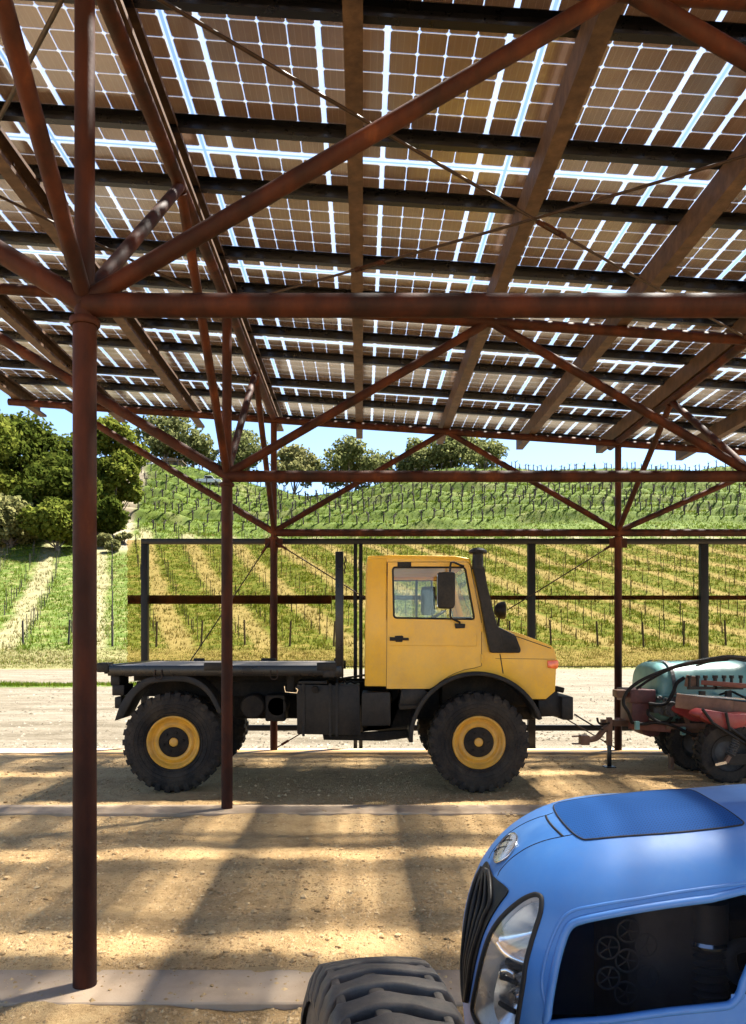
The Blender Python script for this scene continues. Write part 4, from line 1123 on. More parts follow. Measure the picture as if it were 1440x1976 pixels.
# boom beam with nozzle forks
bm_ = MB().add
mb = MB()
A, B = S(690, 560, 9.6), S(1300, 640, 9.35)
mb.bar(A, B, 0.16, 0.17); mb.bar(B, B + (B - A).normalized() * 0.8, 0.16, 0.17)
bo_ = mb.build('boom_beam', M['tan'], spr, bevel=0.006)
MB().bar(S(740, 495, 9.6), S(1480, 548, 9.3), 0.18, 0.02).build('boom_cover', M['chrome'], bo_)
mb = MB().bar(S(790, 350, 9.6), S(930, 375, 9.55), 0.1, 0.14); mb.build('spray_head', M['tan'], spr, bevel=0.01)
MB().bar(S(960, 370, 9.5), S(1460, 410, 9.3), 0.05, 0.055).build('spray_tube', M['redframe'], spr, bevel=0.006)
for q in (970, 1250):
    mb = MB(); base = S(q, 480, 9.48)
    mb.bar(base - Vector((0, 0, 0.06)), base + Vector((0, 0, 0.02)), 0.06, 0.06, Vector((0, 1, 0)))
    top = S(q, 430, 9.48)
    mb.bar(top - Vector((0.17, 0, 0)), top + Vector((0.17, 0, 0)), 0.05, 0.035)
    for dx in (-0.15, -0.05, 0.04, 0.15):
        mb.tube([top + Vector((dx, 0, 0)), top + Vector((dx, 0, 0.12))], 0.018, 8)
        mb.tube([top + Vector((dx, 0, 0.115)), top + Vector((dx, 0, 0.15))], 0.028, 8)
    mb.build('nozzle_fork', M['black'], spr)
# far wheel of the trailer
def knobby(R, W, n, mat='rubber'):
    h = W / 2
    prof = [(R * 0.55, -h * 0.7), (R * 0.62, -h * 0.95), (R * 0.8, -h), (R * 0.92, -h * 0.9), (R * 0.95, -h * 0.6), (R * 0.96, 0)]
    prof += [(r, -t) for r, t in prof[::-1][1:]]
    mb = MB().lathe(prof, (0, 0, 0), 'Y', 48)
    for k in range(n):
        for s in (-1, 1):
            a = 2 * PI * (k + (0.5 if s > 0 else 0)) / n
            def q(da, r, t): return (r * math.cos(a + da), t, r * math.sin(a + da))
            vs = []
            for r, t, o in ((R * 0.84, s * h * 1.02, 0.10), (R * 0.94, s * h * 0.97, 0.08), (R, s * h * 0.75, 0.05), (R * 1.01, s * h * 0.05, -0.03)):
                vs += [q(o - 0.055, r, t), q(o + 0.04, r, t)]
            for r, t, o in ((R * 0.82, s * h * 0.9, 0.10), (R * 0.9, s * h * 0.8, 0.08), (R * 0.93, s * h * 0.65, 0.05), (R * 0.94, s * h * 0.05, -0.03)):
                vs += [q(o - 0.055, r, t), q(o + 0.04, r, t)]
            fs = []
            for i in range(3):
                fs += [(2 * i, 2 * i + 1, 2 * i + 3, 2 * i + 2), (2 * i, 2 * i + 2, 10 + 2 * i, 8 + 2 * i), (2 * i + 1, 9 + 2 * i, 11 + 2 * i, 2 * i + 3)]
            fs += [(0, 8, 9, 1), (6, 7, 15, 14)]
            mb.add(vs, fs)
    return mb
wt = empty('wheel', (4.38, 10.95, 0.37), spr)
t = link('tyre', knobby(0.37, 0.24, 22).mesh('tyre', M['rubber'], angle=32), wt)
MB().lathe([(0.21, -0.09), (0.19, -0.06), (0.12, -0.03), (0.05, -0.06), (0, -0.06)], (4.38, 10.95, 0.37), 'Y', 28).build('rim', M['tan'], wt)
copy_tree(wt, spr).location = Vector((5.1, 10.0, 0.37)) - origin(spr)

# ------------------------------------------------------------------ red quad bike in front of the trailer
QD = 9.0
atv = empty('quad_bike', (4.9, 9.4, 0))
tag(atv, 'red quad bike with knobby tyres beside the teal sprayer tank', 'quad bike')
wq = empty('wheel', (4.16, QD + 0.12, 0.345), atv)
link('tyre', knobby(0.35, 0.24, 20).mesh('tyre', M['rubber'], angle=32), wq)
MB().lathe([(0.20, -0.10), (0.185, -0.06), (0.13, -0.02), (0.06, -0.05), (0, -0.05)], (4.16, QD + 0.12, 0.345), 'Y', 28).build('rim', M['grey'], wq)
for dx, dy in ((0, 0.85), (1.25, 0), (1.25, 0.85)):
    c_ = copy_tree(wq, atv); c_.location = Vector((4.16 + dx, QD + 0.12 + dy, 0.345)) - origin(atv)
    if dy: c_.rotation_euler = (0, 0, PI)
def SQ(a, b): return px(1180 + a / 5.538, 1250 + b / 5.538, QD)
fen = [(SQ(a, b).x, SQ(a, b).z) for a, b in ((935, 730), (960, 690), (1020, 665), (1180, 690), (1330, 715), (1500, 700), (1500, 800), (1340, 860), (1260, 870), (1170, 860), (1060, 800), (990, 770))]
MB().prism(rounded(fen, 0.02), side, QD - 0.02, QD + 0.3).build('fender', M['redp'], atv, bevel=0.02, seg=3)
MB().prism(rounded(fen, 0.02), side, QD + 0.8, QD + 1.12).build('fender', M['redp'], atv, bevel=0.02, seg=3)
MB().prism([(4.2, 0.55), (4.5, 0.8), (5.0, 0.86), (5.8, 0.82), (5.9, 0.6), (5.5, 0.45), (4.5, 0.4)], side, QD + 0.32, QD + 0.78).build('body', M['redp'], atv, bevel=0.05, seg=3)
MB().prism([(4.8, 0.865), (5.7, 0.83), (5.7, 0.93), (5.2, 0.9), (4.85, 0.93)], side, QD + 0.36, QD + 0.74).build('saddle', M['seat'], atv, bevel=0.03)
for a, b_ in (((950, 650), (1060, 800)), ((1060, 800), (1390, 1010)), ((1200, 690), (1240, 880)), ((1240, 850), (1450, 1000))):
    MB().tube([SQ(*a) + Vector((0, -0.06, 0)), SQ(*b_) + Vector((0, -0.06, 0))], 0.018, 8).build('frame_tube', M['black'], atv, angle=60)
pts = []; A = SQ(1330, 980) + Vector((0, -0.02, 0)); B = SQ(1270, 1140) + Vector((0, -0.02, 0)); d, x_, y_ = orient(A, B)
for k in range(71):
    a = k / 70 * 2 * PI * 7; pts.append(A.lerp(B, k / 70) + (x_ * math.cos(a) + y_ * math.sin(a)) * 0.042)
MB().tube(pts, 0.009, 6).build('coil_spring', M['grey'], atv)
MB().tube([A, B], 0.022, 10).build('shock_absorber', M['grey'], atv)
MB().bar(SQ(1080, 1240) + Vector((0, -0.05, 0)), SQ(1200, 1215) + Vector((0, -0.05, 0)), 0.06, 0.03).build('foot_peg', M['chrome'], atv)
MB().bar(SQ(1200, 1215) + Vector((0, -0.05, 0)), SQ(1240, 1150) + Vector((0, -0.05, 0)), 0.05, 0.04).build('foot_peg', M['tan'], atv)
MB().bar(SQ(1220, 1185) + Vector((0, -0.02, 0)), SQ(1480, 1185) + Vector((0, -0.02, 0)), 0.05, 0.12).build('side_board', M['black'], atv)
MB().tube([(4.45, QD + 0.2, 0.95), (4.42, QD + 0.55, 1.02), (4.45, QD + 0.9, 0.95)], 0.014, 8).build('handlebar', M['black'], atv)

# ------------------------------------------------------------------ blue tractor, nose towards the left
TC = 2.0                                               # tractor centre line
trc = empty('tractor', (0.9, TC, 0))
tag(trc, 'blue tractor with domed hood and large headlight in the foreground', 'tractor')
LV = [(0.45, 0.285, 0.355, 0.0), (0.70, 0.258, 0.355, 0.0), (0.85, 0.256, 0.352, 0.0), (0.95, 0.270, 0.346, 0.015), (1.03, 0.298, 0.336, 0.025), (1.08, 0.328, 0.322, 0.03),
      (1.118, 0.360, 0.302, 0.034), (1.153, 0.400, 0.272, 0.038), (1.186, 0.452, 0.228, 0.040), (1.213, 0.520, 0.168, 0.040), (1.231, 0.600, 0.092, 0.038), (1.238, 0.690, 0.0, 0.036)]
LVS = spline(LV, 9)
XE = 1.95
NA = 150
Vh = []
for z0, xf, hw, g in LVS:
    hw = max(hw, 0.0)
    nl_ = 0.30 * max(hw, 0.02) / 0.35 + 0.02            # length of the rounded nose at this level
    for i in range(NA + 1):
        a = i / NA
        # a: 0 near rear -> 0.5 nose -> 1 far rear
        s = abs(a - 0.5) * 2; sg = -1 if a < 0.5 else 1
        if s < 0.6:
            th = s / 0.6 * PI / 2
            y = hw * math.sin(th) ** 0.80; x = xf + nl_ * (1 - math.cos(th) ** 0.80)
        else:
            y = hw; x = xf + nl_ + (XE - xf - nl_) * ((s - 0.6) / 0.4) ** 1.25
        zz = z0 + g * float(sm(xf, xf + 0.75, x))
        yy = y * (1 + 0.05 * float(sm(xf + 0.2, 1.6, x)))
        Vh.append((x, TC + sg * yy, zz))
nL = len(LVS)
Fh = []
for j in range(nL - 1):
    for i in range(NA):
        p = j * (NA + 1) + i
        Fh.append((p, p + 1, p + NA + 2, p + NA + 1))
bvh = BVHTree.FromPolygons([Vector(v) for v in Vh], Fh)
EYEV = Vector((0, 0, EYE))
def hit(u, v):
    d = (px(u, v, 1.0) - EYEV).normalized()
    loc, n, i, t = bvh.ray_cast(EYEV, d)
    if loc is None:
        loc, n, i, t = bvh.find_nearest(EYEV + d * 1.9)
    if n.dot(d) > 0: n = -n
    return loc, n
def A8(a, b): return (880 + a / 4.15, 1500 + b / 4.15)          # from the enlarged hood view
def A3(a, b): return (1040 + a / 3.6, 1680 + b / 3.6)
headl = [A8(*p) for p in ((625, 940), (672, 950), (688, 985), (680, 1080), (640, 1210), (600, 1340), (560, 1500), (545, 1620), (520, 1780), (492, 1960), (470, 2080), (300, 2080), (200, 2010), (140, 1900), (135, 1820), (160, 1690), (200, 1500), (255, 1310), (330, 1170), (430, 1060), (540, 975))]
grill = [A8(*p) for p in ((258, 680), (300, 790), (415, 890), (412, 940), (360, 1010), (290, 1120), (225, 1260), (175, 1430), (140, 1600), (105, 1790), (92, 1800), (70, 1720), (58, 1500), (70, 1250), (105, 1010), (160, 830), (215, 730))]
sidew = [A3(*p) for p in ((270, 352), (420, 318), (650, 275), (900, 235), (1200, 195), (1500, 160), (1500, 560), (1425, 780), (1400, 860), (1340, 930), (1250, 950), (900, 985), (500, 1040), (200, 1060), (60, 1068), (60, 1000), (80, 850), (120, 640), (165, 480), (205, 395))]
inset = [(1069, 1559), (1073, 1553), (1090, 1548), (1140, 1540), (1200, 1533), (1260, 1527), (1310, 1524.5), (1335, 1526), (1360, 1538), (1400, 1562), (1432, 1585), (1434, 1591), (1425, 1594), (1380, 1600), (1300, 1608), (1200, 1615), (1140, 1620.5), (1125, 1620), (1108, 1610), (1090, 1592), (1076, 1574)]
def proj(p):
    return (CU + p[0] / p[1] * F, CV - (p[2] - EYE) / p[1] * F)
def inside(poly, x, y):
    c = False; n = len(poly); j = n - 1
    for i in range(n):
        xi, yi = poly[i]; xj, yj = poly[j]
        if (yi > y) != (yj > y) and x < (xj - xi) * (y - yi) / (yj - yi) + xi: c = not c
        j = i
    return c
def closed(poly, n=3):
    P = [np.array(p, float) for p in poly]; m = len(P); out = []
    for i in range(m):
        a, b, c, d = P[i - 1], P[i], P[(i + 1) % m], P[(i + 2) % m]
        for k in range(n):
            t = k / n
            out.append(tuple(0.5 * (2 * b + (c - a) * t + (2 * a - 5 * b + 4 * c - d) * t * t + (3 * b - a - 3 * c + d) * t ** 3)))
    return out
# cut the openings out of the sheet
keepf = []
for f in Fh:
    c = sum((Vector(Vh[i]) for i in f), Vector()) / 4
    nearside = c.y < TC + 0.04
    u, v = proj(c)
    if nearside and (inside(headl, u, v) or inside(sidew, u, v)): continue
    keepf.append(f)
mb = MB(); mb.add(Vh, keepf)
hood = mb.build('hood', M['blue'], trc, angle=60)
def patch(name, poly, mat, off, rings=12, skirt=0.0, parent=None, n=3, dome=0.0):
    P = closed(poly, n); c = np.mean(np.array(P), 0); m = len(P)
    vs = []; fs = []
    l, nn = hit(*c); vs.append(l + nn * (off + dome))
    for r in range(1, rings + 1):
        t = r / rings
        for p in P:
            q = c + (np.array(p) - c) * t
            l, nn = hit(*q); vs.append(l + nn * (off + dome * (1 - t * t)))
    for i in range(m):
        fs.append((0, 1 + i, 1 + (i + 1) % m))
    for r in range(rings - 1):
        for i in range(m):
            j = (i + 1) % m; a = 1 + r * m
            fs.append((a + i, a + m + i, a + m + j, a + j))
    if skirt:
        base = 1 + (rings - 1) * m; o = len(vs)
        for p in P:
            l, nn = hit(*p); vs.append(l + nn * (off - skirt))
        for i in range(m):
            j = (i + 1) % m; fs.append((base + i, o + i, o + j, base + j))
    b = MB(); b.add(vs, fs)
    return b.build(name, M[mat], parent or hood, angle=50)
def trim(name, poly, mat, r, off=0.0, parent=None, n=3, close=True, flat=1.0):
    P = closed(poly, n) if close else [tuple(p) for p in spline(poly, n)]
    pts = []
    for p in P:
        l, nn = hit(*p); pts.append(l + nn * off)
    if close: pts += [pts[0], pts[1]]
    return MB().tube(pts, r, 8).build(name, M[mat], parent or hood, angle=70)
# rims of the openings
trim('headlight_gasket', headl, 'gasket', 0.006, 0.0)
trim('window_rim', sidew, 'blue', 0.009, -0.002)
# headlight: lens on the surface, reflectors behind
hl = patch('headlight', headl, 'lens', 0.001, rings=14)
def deeper(u, v, d):
    l, n = hit(u, v); return l - n * d
def patch_in(name, poly, mat, d0, d1, parent, rings=6):
    P = closed(poly, 3); c = np.mean(np.array(P), 0); m = len(P); vs = [deeper(*c, d1)]; fs = []
    for r in range(1, rings + 1):
        t = r / rings
        for p in P:
            q = c + (np.array(p) - c) * t
            vs.append(deeper(*q, d1 + (d0 - d1) * t ** 1.8))
    for i in range(m): fs.append((0, 1 + i, 1 + (i + 1) % m))
    for r in range(rings - 1):
        for i in range(m):
            j = (i + 1) % m; a = 1 + r * m; fs.append((a + i, a + m + i, a + m + j, a + j))
    b = MB(); b.add(vs, fs)
    return b.build(name, M[mat], parent, angle=40)
M['reflector'] = pm('headlamp_reflector', [(0.3, (0.75, 0.75, 0.75)), (0.7, (0.9, 0.89, 0.87))], scale=14, rough=0.22, metal=0.9, rvar=0.05)
M['housing'] = pm('headlamp_housing', [(0.3, (0.42, 0.40, 0.37)), (0.7, (0.6, 0.57, 0.53))], scale=10, rough=0.3, metal=0.3)
patch_in('lamp_housing', headl, 'housing', 0.004, 0.10, hl)
patch_in('upper_reflector', [A8(*p) for p in ((640, 985), (662, 1000), (655, 1090), (610, 1240), (560, 1400), (540, 1490), (420, 1420), (310, 1330), (340, 1210), (450, 1080), (560, 1005))], 'reflector', 0.012, 0.055, hl)
patch_in('lower_reflector', [A8(*p) for p in ((320, 1540), (440, 1580), (530, 1560), (520, 1700), (500, 1860), (470, 1980), (330, 2000), (270, 1900), (260, 1760), (290, 1620))], 'reflector', 0.015, 0.06, hl)
for pts, mt, wd in ((((295, 1325), (350, 1400), (430, 1455), (540, 1500)), 'reflector', 0.009), (((370, 1470), (430, 1510), (545, 1540)), 'dark', 0.010),
                    (((310, 1610), (370, 1625), (440, 1660)), 'dark', 0.006), (((300, 1820), (360, 1860), (440, 1900)), 'dark', 0.006), (((330, 1560), (380, 1560), (430, 1590)), 'reflector', 0.008),
                    (((545, 1540), (530, 1680), (510, 1830), (488, 1960)), 'dark', 0.004)):
    P = [deeper(*A8(*p), 0.018) for p in pts]
    MB().tube([Vector(q) for q in spline([tuple(q) for q in P], 4)], wd, 8).build('lamp_rib', M[mt], hl, angle=70)
for p in ((400, 1780), (395, 1590)):
    c = deeper(*A8(*p), 0.045); l, n = hit(*A8(*p)); q = n.to_track_quat('Z', 'Y')
    b = MB(); b.lathe([(0.0, 0.03), (0.012, 0.028), (0.018, 0.012), (0.02, 0.0)], (0, 0, 0), 'Z', 16)
    b.v = [tuple(c + q @ Vector(v)) for v in b.v]
    b.build('bulb', M['chrome'], hl)
# grille: dark shell over the nose with raised slats
gr = patch('grille', grill, 'black', 0.004, rings=10, skirt=0.008)
for k in range(5):
    t = 0.08 + 0.17 * k
    Lp = np.array([A8(*p) for p in ((225, 725), (165, 830), (108, 1010), (74, 1250), (62, 1500), (72, 1710), (90, 1795))])
    Rp = np.array([A8(*p) for p in ((290, 775), (400, 905), (350, 1010), (285, 1115), (175, 1420), (138, 1600), (102, 1790))])
    Rp[1] = np.array(A8(330, 850))
    mid = [tuple(a * (1 - t) + b * t) for a, b in zip(Lp, Rp)]
    P = []
    for q in spline(mid, 4):
        l, n = hit(*q); P.append(l + n * 0.007)
    MB().tube(P, 0.0055, 6).build('grille_slat', M['gasket'] if k % 2 else M['black'], gr, angle=70)
# the far half of the nose mirrors the near one
M['hoodmesh'] = None
def mesh_mat(name, c1, c2, scale, alpha, rough=0.45):
    m = bpy.data.materials.new(name); m.use_nodes = True; N, L = m.node_tree.nodes, m.node_tree.links
    b = N['Principled BSDF']; out = N['Material Output']
    pos = N.new('ShaderNodeNewGeometry').outputs['Position']
    v = N.new('ShaderNodeTexVoronoi'); v.inputs['Scale'].default_value = scale; v.inputs['Randomness'].default_value = 0.0
    mp = N.new('ShaderNodeMapping'); mp.inputs['Rotation'].default_value = (0.3, 0.2, 0.78); L.new(pos, mp.inputs[0]); L.new(mp.outputs[0], v.inputs['Vector'])
    hole = math_(N, L, 'LESS_THAN', v.outputs['Distance'], 0.33)
    L.new(mixc(N, L, hole, c1, c2), b.inputs['Base Color']); b.inputs['Roughness'].default_value = rough
    if alpha < 1:
        tr = N.new('ShaderNodeBsdfTransparent'); mx = N.new('ShaderNodeMixShader')
        L.new(math_(N, L, 'MULTIPLY', hole, 1 - alpha), mx.inputs[0]); L.new(b.outputs[0], mx.inputs[1]); L.new(tr.outputs[0], mx.inputs[2]); L.new(mx.outputs[0], out.inputs[0])
    return m
M['hoodmesh'] = mesh_mat('blue_perforated_inset', (0.008, 0.07, 0.25), (0.004, 0.03, 0.12), 210, 1.0, 0.75)
M['hoodmesh'].node_tree.nodes['Principled BSDF'].inputs['Specular IOR Level'].default_value = 0.15
M['sidemesh'] = glass('black_side_mesh', (0.66, 0.66, 0.70), 0.0, rough=0.4, haze=0.25, hazec=(0.02, 0.022, 0.034), ior=1.1)
ins = patch('vent_inset', inset, 'hoodmesh', 0.0025, rings=12, skirt=0.006)
trim('inset_gap', inset, 'gasket', 0.0022, 0.0012, ins)
for pts in (((721, 308), (740, 350), (790, 410), (858, 474)),):
    trim('panel_gap', [A8(*p) for p in pts], 'gasket', 0.0028, 0.0, close=False, n=6)
for pts in (((335, 790), (360, 740), (450, 645), (580, 560), (720, 505), (858, 474), (930, 460)), ((265, 650), (300, 585), (400, 470), (520, 385), (640, 330), (721, 306), (780, 285))):
    trim('panel_gap', [A8(*p) for p in pts], 'gasket', 0.0013, 0.0, close=False, n=6)
# oval nose badge with crossing leaf lines
badge = [A8(*p) for p in ((318, 668), (322, 620), (350, 560), (395, 505), (440, 465), (480, 460), (498, 485), (490, 540), (455, 600), (405, 655), (350, 688), (328, 686))]
M['badge'] = pm('badge_silver', [(0.3, (0.55, 0.53, 0.50)), (0.7, (0.75, 0.73, 0.70))], scale=30, rough=0.25, metal=0.7)
bd = patch('badge', badge, 'badge', 0.005, rings=6, skirt=0.008, dome=0.003)
trim('badge_rim', badge, 'chrome', 0.0026, 0.004, bd)
for pts in (((326, 610), (350, 590), (390, 575), (425, 572)), ((340, 635), (365, 570), (400, 520), (440, 480)), ((375, 545), (400, 525), (430, 518), (465, 520)), ((400, 610), (420, 570), (440, 520), (450, 480))):
    trim('badge_line', [A8(*p) for p in pts], 'gasket', 0.0018, 0.0075, bd, close=False, n=5)
# side window mesh and what shows behind it
sw = patch('side_mesh', sidew, 'sidemesh', -0.004, rings=12)
trim('bevel_line', [A3(*p) for p in ((60, 1000), (20, 760), (90, 480), (200, 300), (420, 240), (700, 195), (1000, 145), (1440, 85))], 'blue', 0.004, -0.001, close=False, n=5)
def at_y(u, v, y): return px(u, v, y)
eng = empty('engine', (1.0, TC, 0.8), trc)
yb = 1.84
MB().box(0.62, 0.80, yb, TC + 0.16, 0.62, 1.10).build('fan_shroud', M['grey'], eng, bevel=0.03, seg=3)
for a, b_ in ((620, 420), (480, 535), (745, 520), (610, 625), (755, 740), (480, 745), (600, 850)):
    c = at_y(*A3(a, b_), yb); R_ = 0.026
    b = MB()
    P = [(c.x + R_ * math.cos(q * 2 * PI / 24), yb - 0.001, c.z + R_ * math.sin(q * 2 * PI / 24)) for q in range(25)]
    b.tube(P, 0.0026, 6, cap=False)
    for q in range(5): b.tube([(c.x, yb, c.z), (c.x + R_ * math.cos(q * 1.2566), yb, c.z + R_ * math.sin(q * 1.2566))], 0.0018, 6)
    b.build('fan_ring', M['grey'], eng, angle=70)
c0, c1 = at_y(*A3(1170, 500), 1.86), at_y(*A3(1140, 860), 1.86)
pr = []
for k in range(45):
    t = k / 44; pr.append((0.042 + 0.007 * math.sin(t * 2 * PI * 9), -0.16 * t))
MB().lathe(pr, (c0.x, 1.86, c0.z), 'Z', 28).build('bellows_hose', M['grey'], eng, angle=80)
MB().tube([(c0.x, 1.86, c0.z + 0.1), (c0.x, 1.86, c0.z)], 0.046, 20).build('air_filter', M['grey'], eng, angle=60)
MB().lathe([(0.05, 0.0), (0.053, 0.006), (0.05, 0.014)], (c0.x, 1.86, c0.z - 0.002), 'Z', 28).build('hose_clamp', M['chrome'], eng)
P = [at_y(*A3(*p), 1.83) for p in ((1500, 520), (1400, 520), (1330, 560), (1330, 650), (1370, 740), (1500, 780))]
MB().tube([Vector(q) for q in spline([tuple(q) for q in P], 5)], 0.016, 10).build('hose', M['grey'], eng, angle=70)
MB().box(0.85, 1.9, TC - 0.12, TC + 0.2, 0.55, 0.98).build('engine_block', M['under'], eng, bevel=0.03)
# chassis below the hood, front axle, wheels, firewall
MB().box(0.30, 2.0, TC - 0.22, TC + 0.22, 0.42, 0.60).build('chassis', M['under'], trc, bevel=0.02)
MB().box(XE - 0.04, XE, TC - 0.36, TC + 0.36, 0.46, 1.24).build('firewall', M['black'], trc, bevel=0.01)
mb = MB(); mb.tube([(0.12, TC - 0.42, 0.5), (0.4, TC, 0.46), (0.95, TC + 0.5, 0.5)], 0.07, 14); mb.build('front_axle', M['under'], trc, angle=60)
MB().tube([(0.85, TC, 0.5), (0.3, TC, 0.46)], 0.08, 14).build('axle_pivot', M['under'], trc, angle=60)
def agtyre(R, W, n):
    h = W / 2
    prof = [(R * 0.58, -h * 0.75), (R * 0.62, -h * 0.95), (R * 0.75, -h), (R * 0.86, -h * 0.93), (R * 0.905, -h * 0.78), (R * 0.925, -h * 0.4), (R * 0.93, 0)]
    prof += [(r, -t) for r, t in prof[::-1][1:]]
    mb = MB().lathe(prof, (0, 0, 0), 'Y', 64)
    for c0, c1 in ((0.08, 0.30), (-0.74, -0.62), (0.68, 0.80)):           # ribs that tie the bars together
        mb.lathe([(R * 0.92, h * c0 - 0.006), (R * 0.976, h * c0), (R * 0.98, h * c0 + 0.005), (R * 0.98, h * c1 - 0.005), (R * 0.976, h * c1), (R * 0.92, h * c1 + 0.006)], (0, 0, 0), 'Y', 80)
    NS = 22
    for k in range(n):
        a0 = 2 * PI * k / n + random.uniform(-0.006, 0.006)
        vs = []; fs = []
        for i in range(NS + 1):
            t = -1 + 2 * i / NS
            da = 0.085 * abs(t - 0.2) ** 1.15
            top = R * (1.0 - 0.022 * t * t - 0.10 * max(0.0, abs(t) - 0.82) ** 1.5 / 0.076)
            tt = h * t * (1.0 if abs(t) < 0.9 else 1.02)
            wd = 0.041 * (1.0 + 0.14 * math.sin(9 * t + k)) * (1.15 if abs(t) > 0.8 else 1.0)
            bot = R * (0.915 - 0.07 * max(0.0, abs(t) - 0.8) / 0.2)
            for r, q in ((bot, wd * 1.2), (top - R * 0.014, wd), (top - R * 0.003, wd * 0.88), (top, wd * 0.7), (top, -wd * 0.7), (top - R * 0.003, -wd * 0.88), (top - R * 0.014, -wd), (bot, -wd * 1.2)):
                vs.append((r * math.cos(a0 + da + q), tt, r * math.sin(a0 + da + q)))
        for i in range(NS):
            for j in range(7):
                p = i * 8 + j; fs.append((p, p + 1, p + 9, p + 8))
        fs += [tuple(range(8)), tuple(range(NS * 8 + 7, NS * 8 - 1, -1))]
        mb.add(vs, fs)
    return mb
M['agrubber'] = pm('dusty_tractor_tyre', [(0.25, (0.014, 0.013, 0.014)), (0.5, (0.03, 0.027, 0.027)), (0.75, (0.085, 0.07, 0.06))], scale=9, rough=0.62, bmp=0.3, bscale=70, dust=0.3)
fw = empty('front_wheel', (0.045, 1.52, 0.497), trc)
link('tyre', agtyre(0.497, 0.255, 46).mesh('tyre', M['agrubber'], angle=50), fw)

rm = MB().lathe([(0.30, -0.13), (0.29, -0.10), (0.26, -0.04), (0.20, 0.0), (0.10, -0.02), (0, -0.02)], (0, 0, 0), 'Y', 36).mesh('rim', M['white'])
link('rim', rm, fw)
fw.rotation_euler = (0.0, 0.07, math.radians(100))
f2 = copy_tree(fw, trc); f2.location = Vector((1.0, 2.6, 0.50)) - origin(trc)

# ------------------------------------------------------------------ trees
def tree(name, label, x, y, R, Hc, blobs, n, leaf, trunk_h=2.0, size=0.42, seed=0, group=None, sink=0.0, limbs=6, bl0=0.17):
    r = np.random.default_rng(seed); rr = random.Random(seed)
    z = tz(x, y) - sink
    root = empty(name, (x, y, z)); tag(root, label, 'tree', group)
    # crown blobs
    B = []
    for i in range(blobs):
        a = rr.uniform(0, 2 * PI); q = math.sqrt(rr.random()) * 0.84
        f = rr.random()
        zc = trunk_h + (Hc - trunk_h) * (0.22 + 0.62 * f)
        env = math.sin(PI * min(1, max(0.0, 0.18 + 0.72 * f))) ** 0.6
        br = R * rr.uniform(bl0, 0.44)
        B.append((R * q * math.cos(a) * env, R * q * math.sin(a) * env, zc, br))
    mb = MB()
    mb.tube([(x, y, z - 0.4), (x + 0.1 * R * 0.2, y, z + trunk_h * 0.6), (x, y, z + trunk_h + (Hc - trunk_h) * 0.3)], [0.07 * R + 0.06, 0.055 * R + 0.04, 0.03 * R], 9)
    for bx, by, bz, br in B[:limbs]:
        s = Vector((x, y, z + trunk_h * rr.uniform(0.7, 1.1))); e = Vector((x + bx, y + by, z + bz))
        m1 = s.lerp(e, 0.5) + Vector((rr.uniform(-.3, .3), rr.uniform(-.3, .3), -0.1 * R))
        mb.tube([s, m1, e], [0.03 * R, 0.02 * R, 0.008 * R], 6)
    mb.build('trunk', M['bark'], root)
    bl = np.array(B)
    wts = bl[:, 3] ** 2; wts /= wts.sum()
    idx = r.choice(len(B), n, p=wts)
    d = r.normal(size=(n, 3)); d /= np.linalg.norm(d, axis=1)[:, None]
    rad = (0.55 + 0.5 * r.random(n) ** 0.6)
    lump = 0.8 + 0.45 * vnoise(d[:, 0] * 3 + idx, d[:, 1] * 3 + d[:, 2] * 2.3, 0.7, 3)
    C = bl[idx, :3] + d * (bl[idx, 3] * rad * lump)[:, None] * np.array([1, 1, 0.82])
    keep = C[:, 2] > trunk_h * 0.35
    C = C[keep]; n = len(C); d = d[keep]
    s = size * (0.55 + 0.9 * r.random(n))
    nrm = d * 0.7 + r.normal(size=(n, 3)) * 0.75 + np.array([0, 0, 0.35]); nrm /= np.linalg.norm(nrm, axis=1)[:, None]
    t1 = np.cross(nrm, r.normal(size=(n, 3))); t1 /= np.linalg.norm(t1, axis=1)[:, None]
    t2 = np.cross(nrm, t1)
    V = np.empty((n, 5, 3))
    for k in range(5):
        a = 2 * PI * k / 5
        rr_ = s * (0.55 + 0.55 * r.random(n))
        V[:, k] = C + t1 * (np.cos(a) * rr_)[:, None] + t2 * (np.sin(a) * rr_)[:, None] + nrm * (s * 0.3 * (r.random(n) - 0.5))[:, None]
    V = V + np.array([0.0, 0, 0])
    Fq = np.arange(n * 5).reshape(n, 5)
    me = big_mesh('crown', V.reshape(-1, 3), Fq, M[leaf])
    link('crown', me, root)
    return root
def at(u, d): return (u - CU) / F * d
TG = 'oaks on the slope'
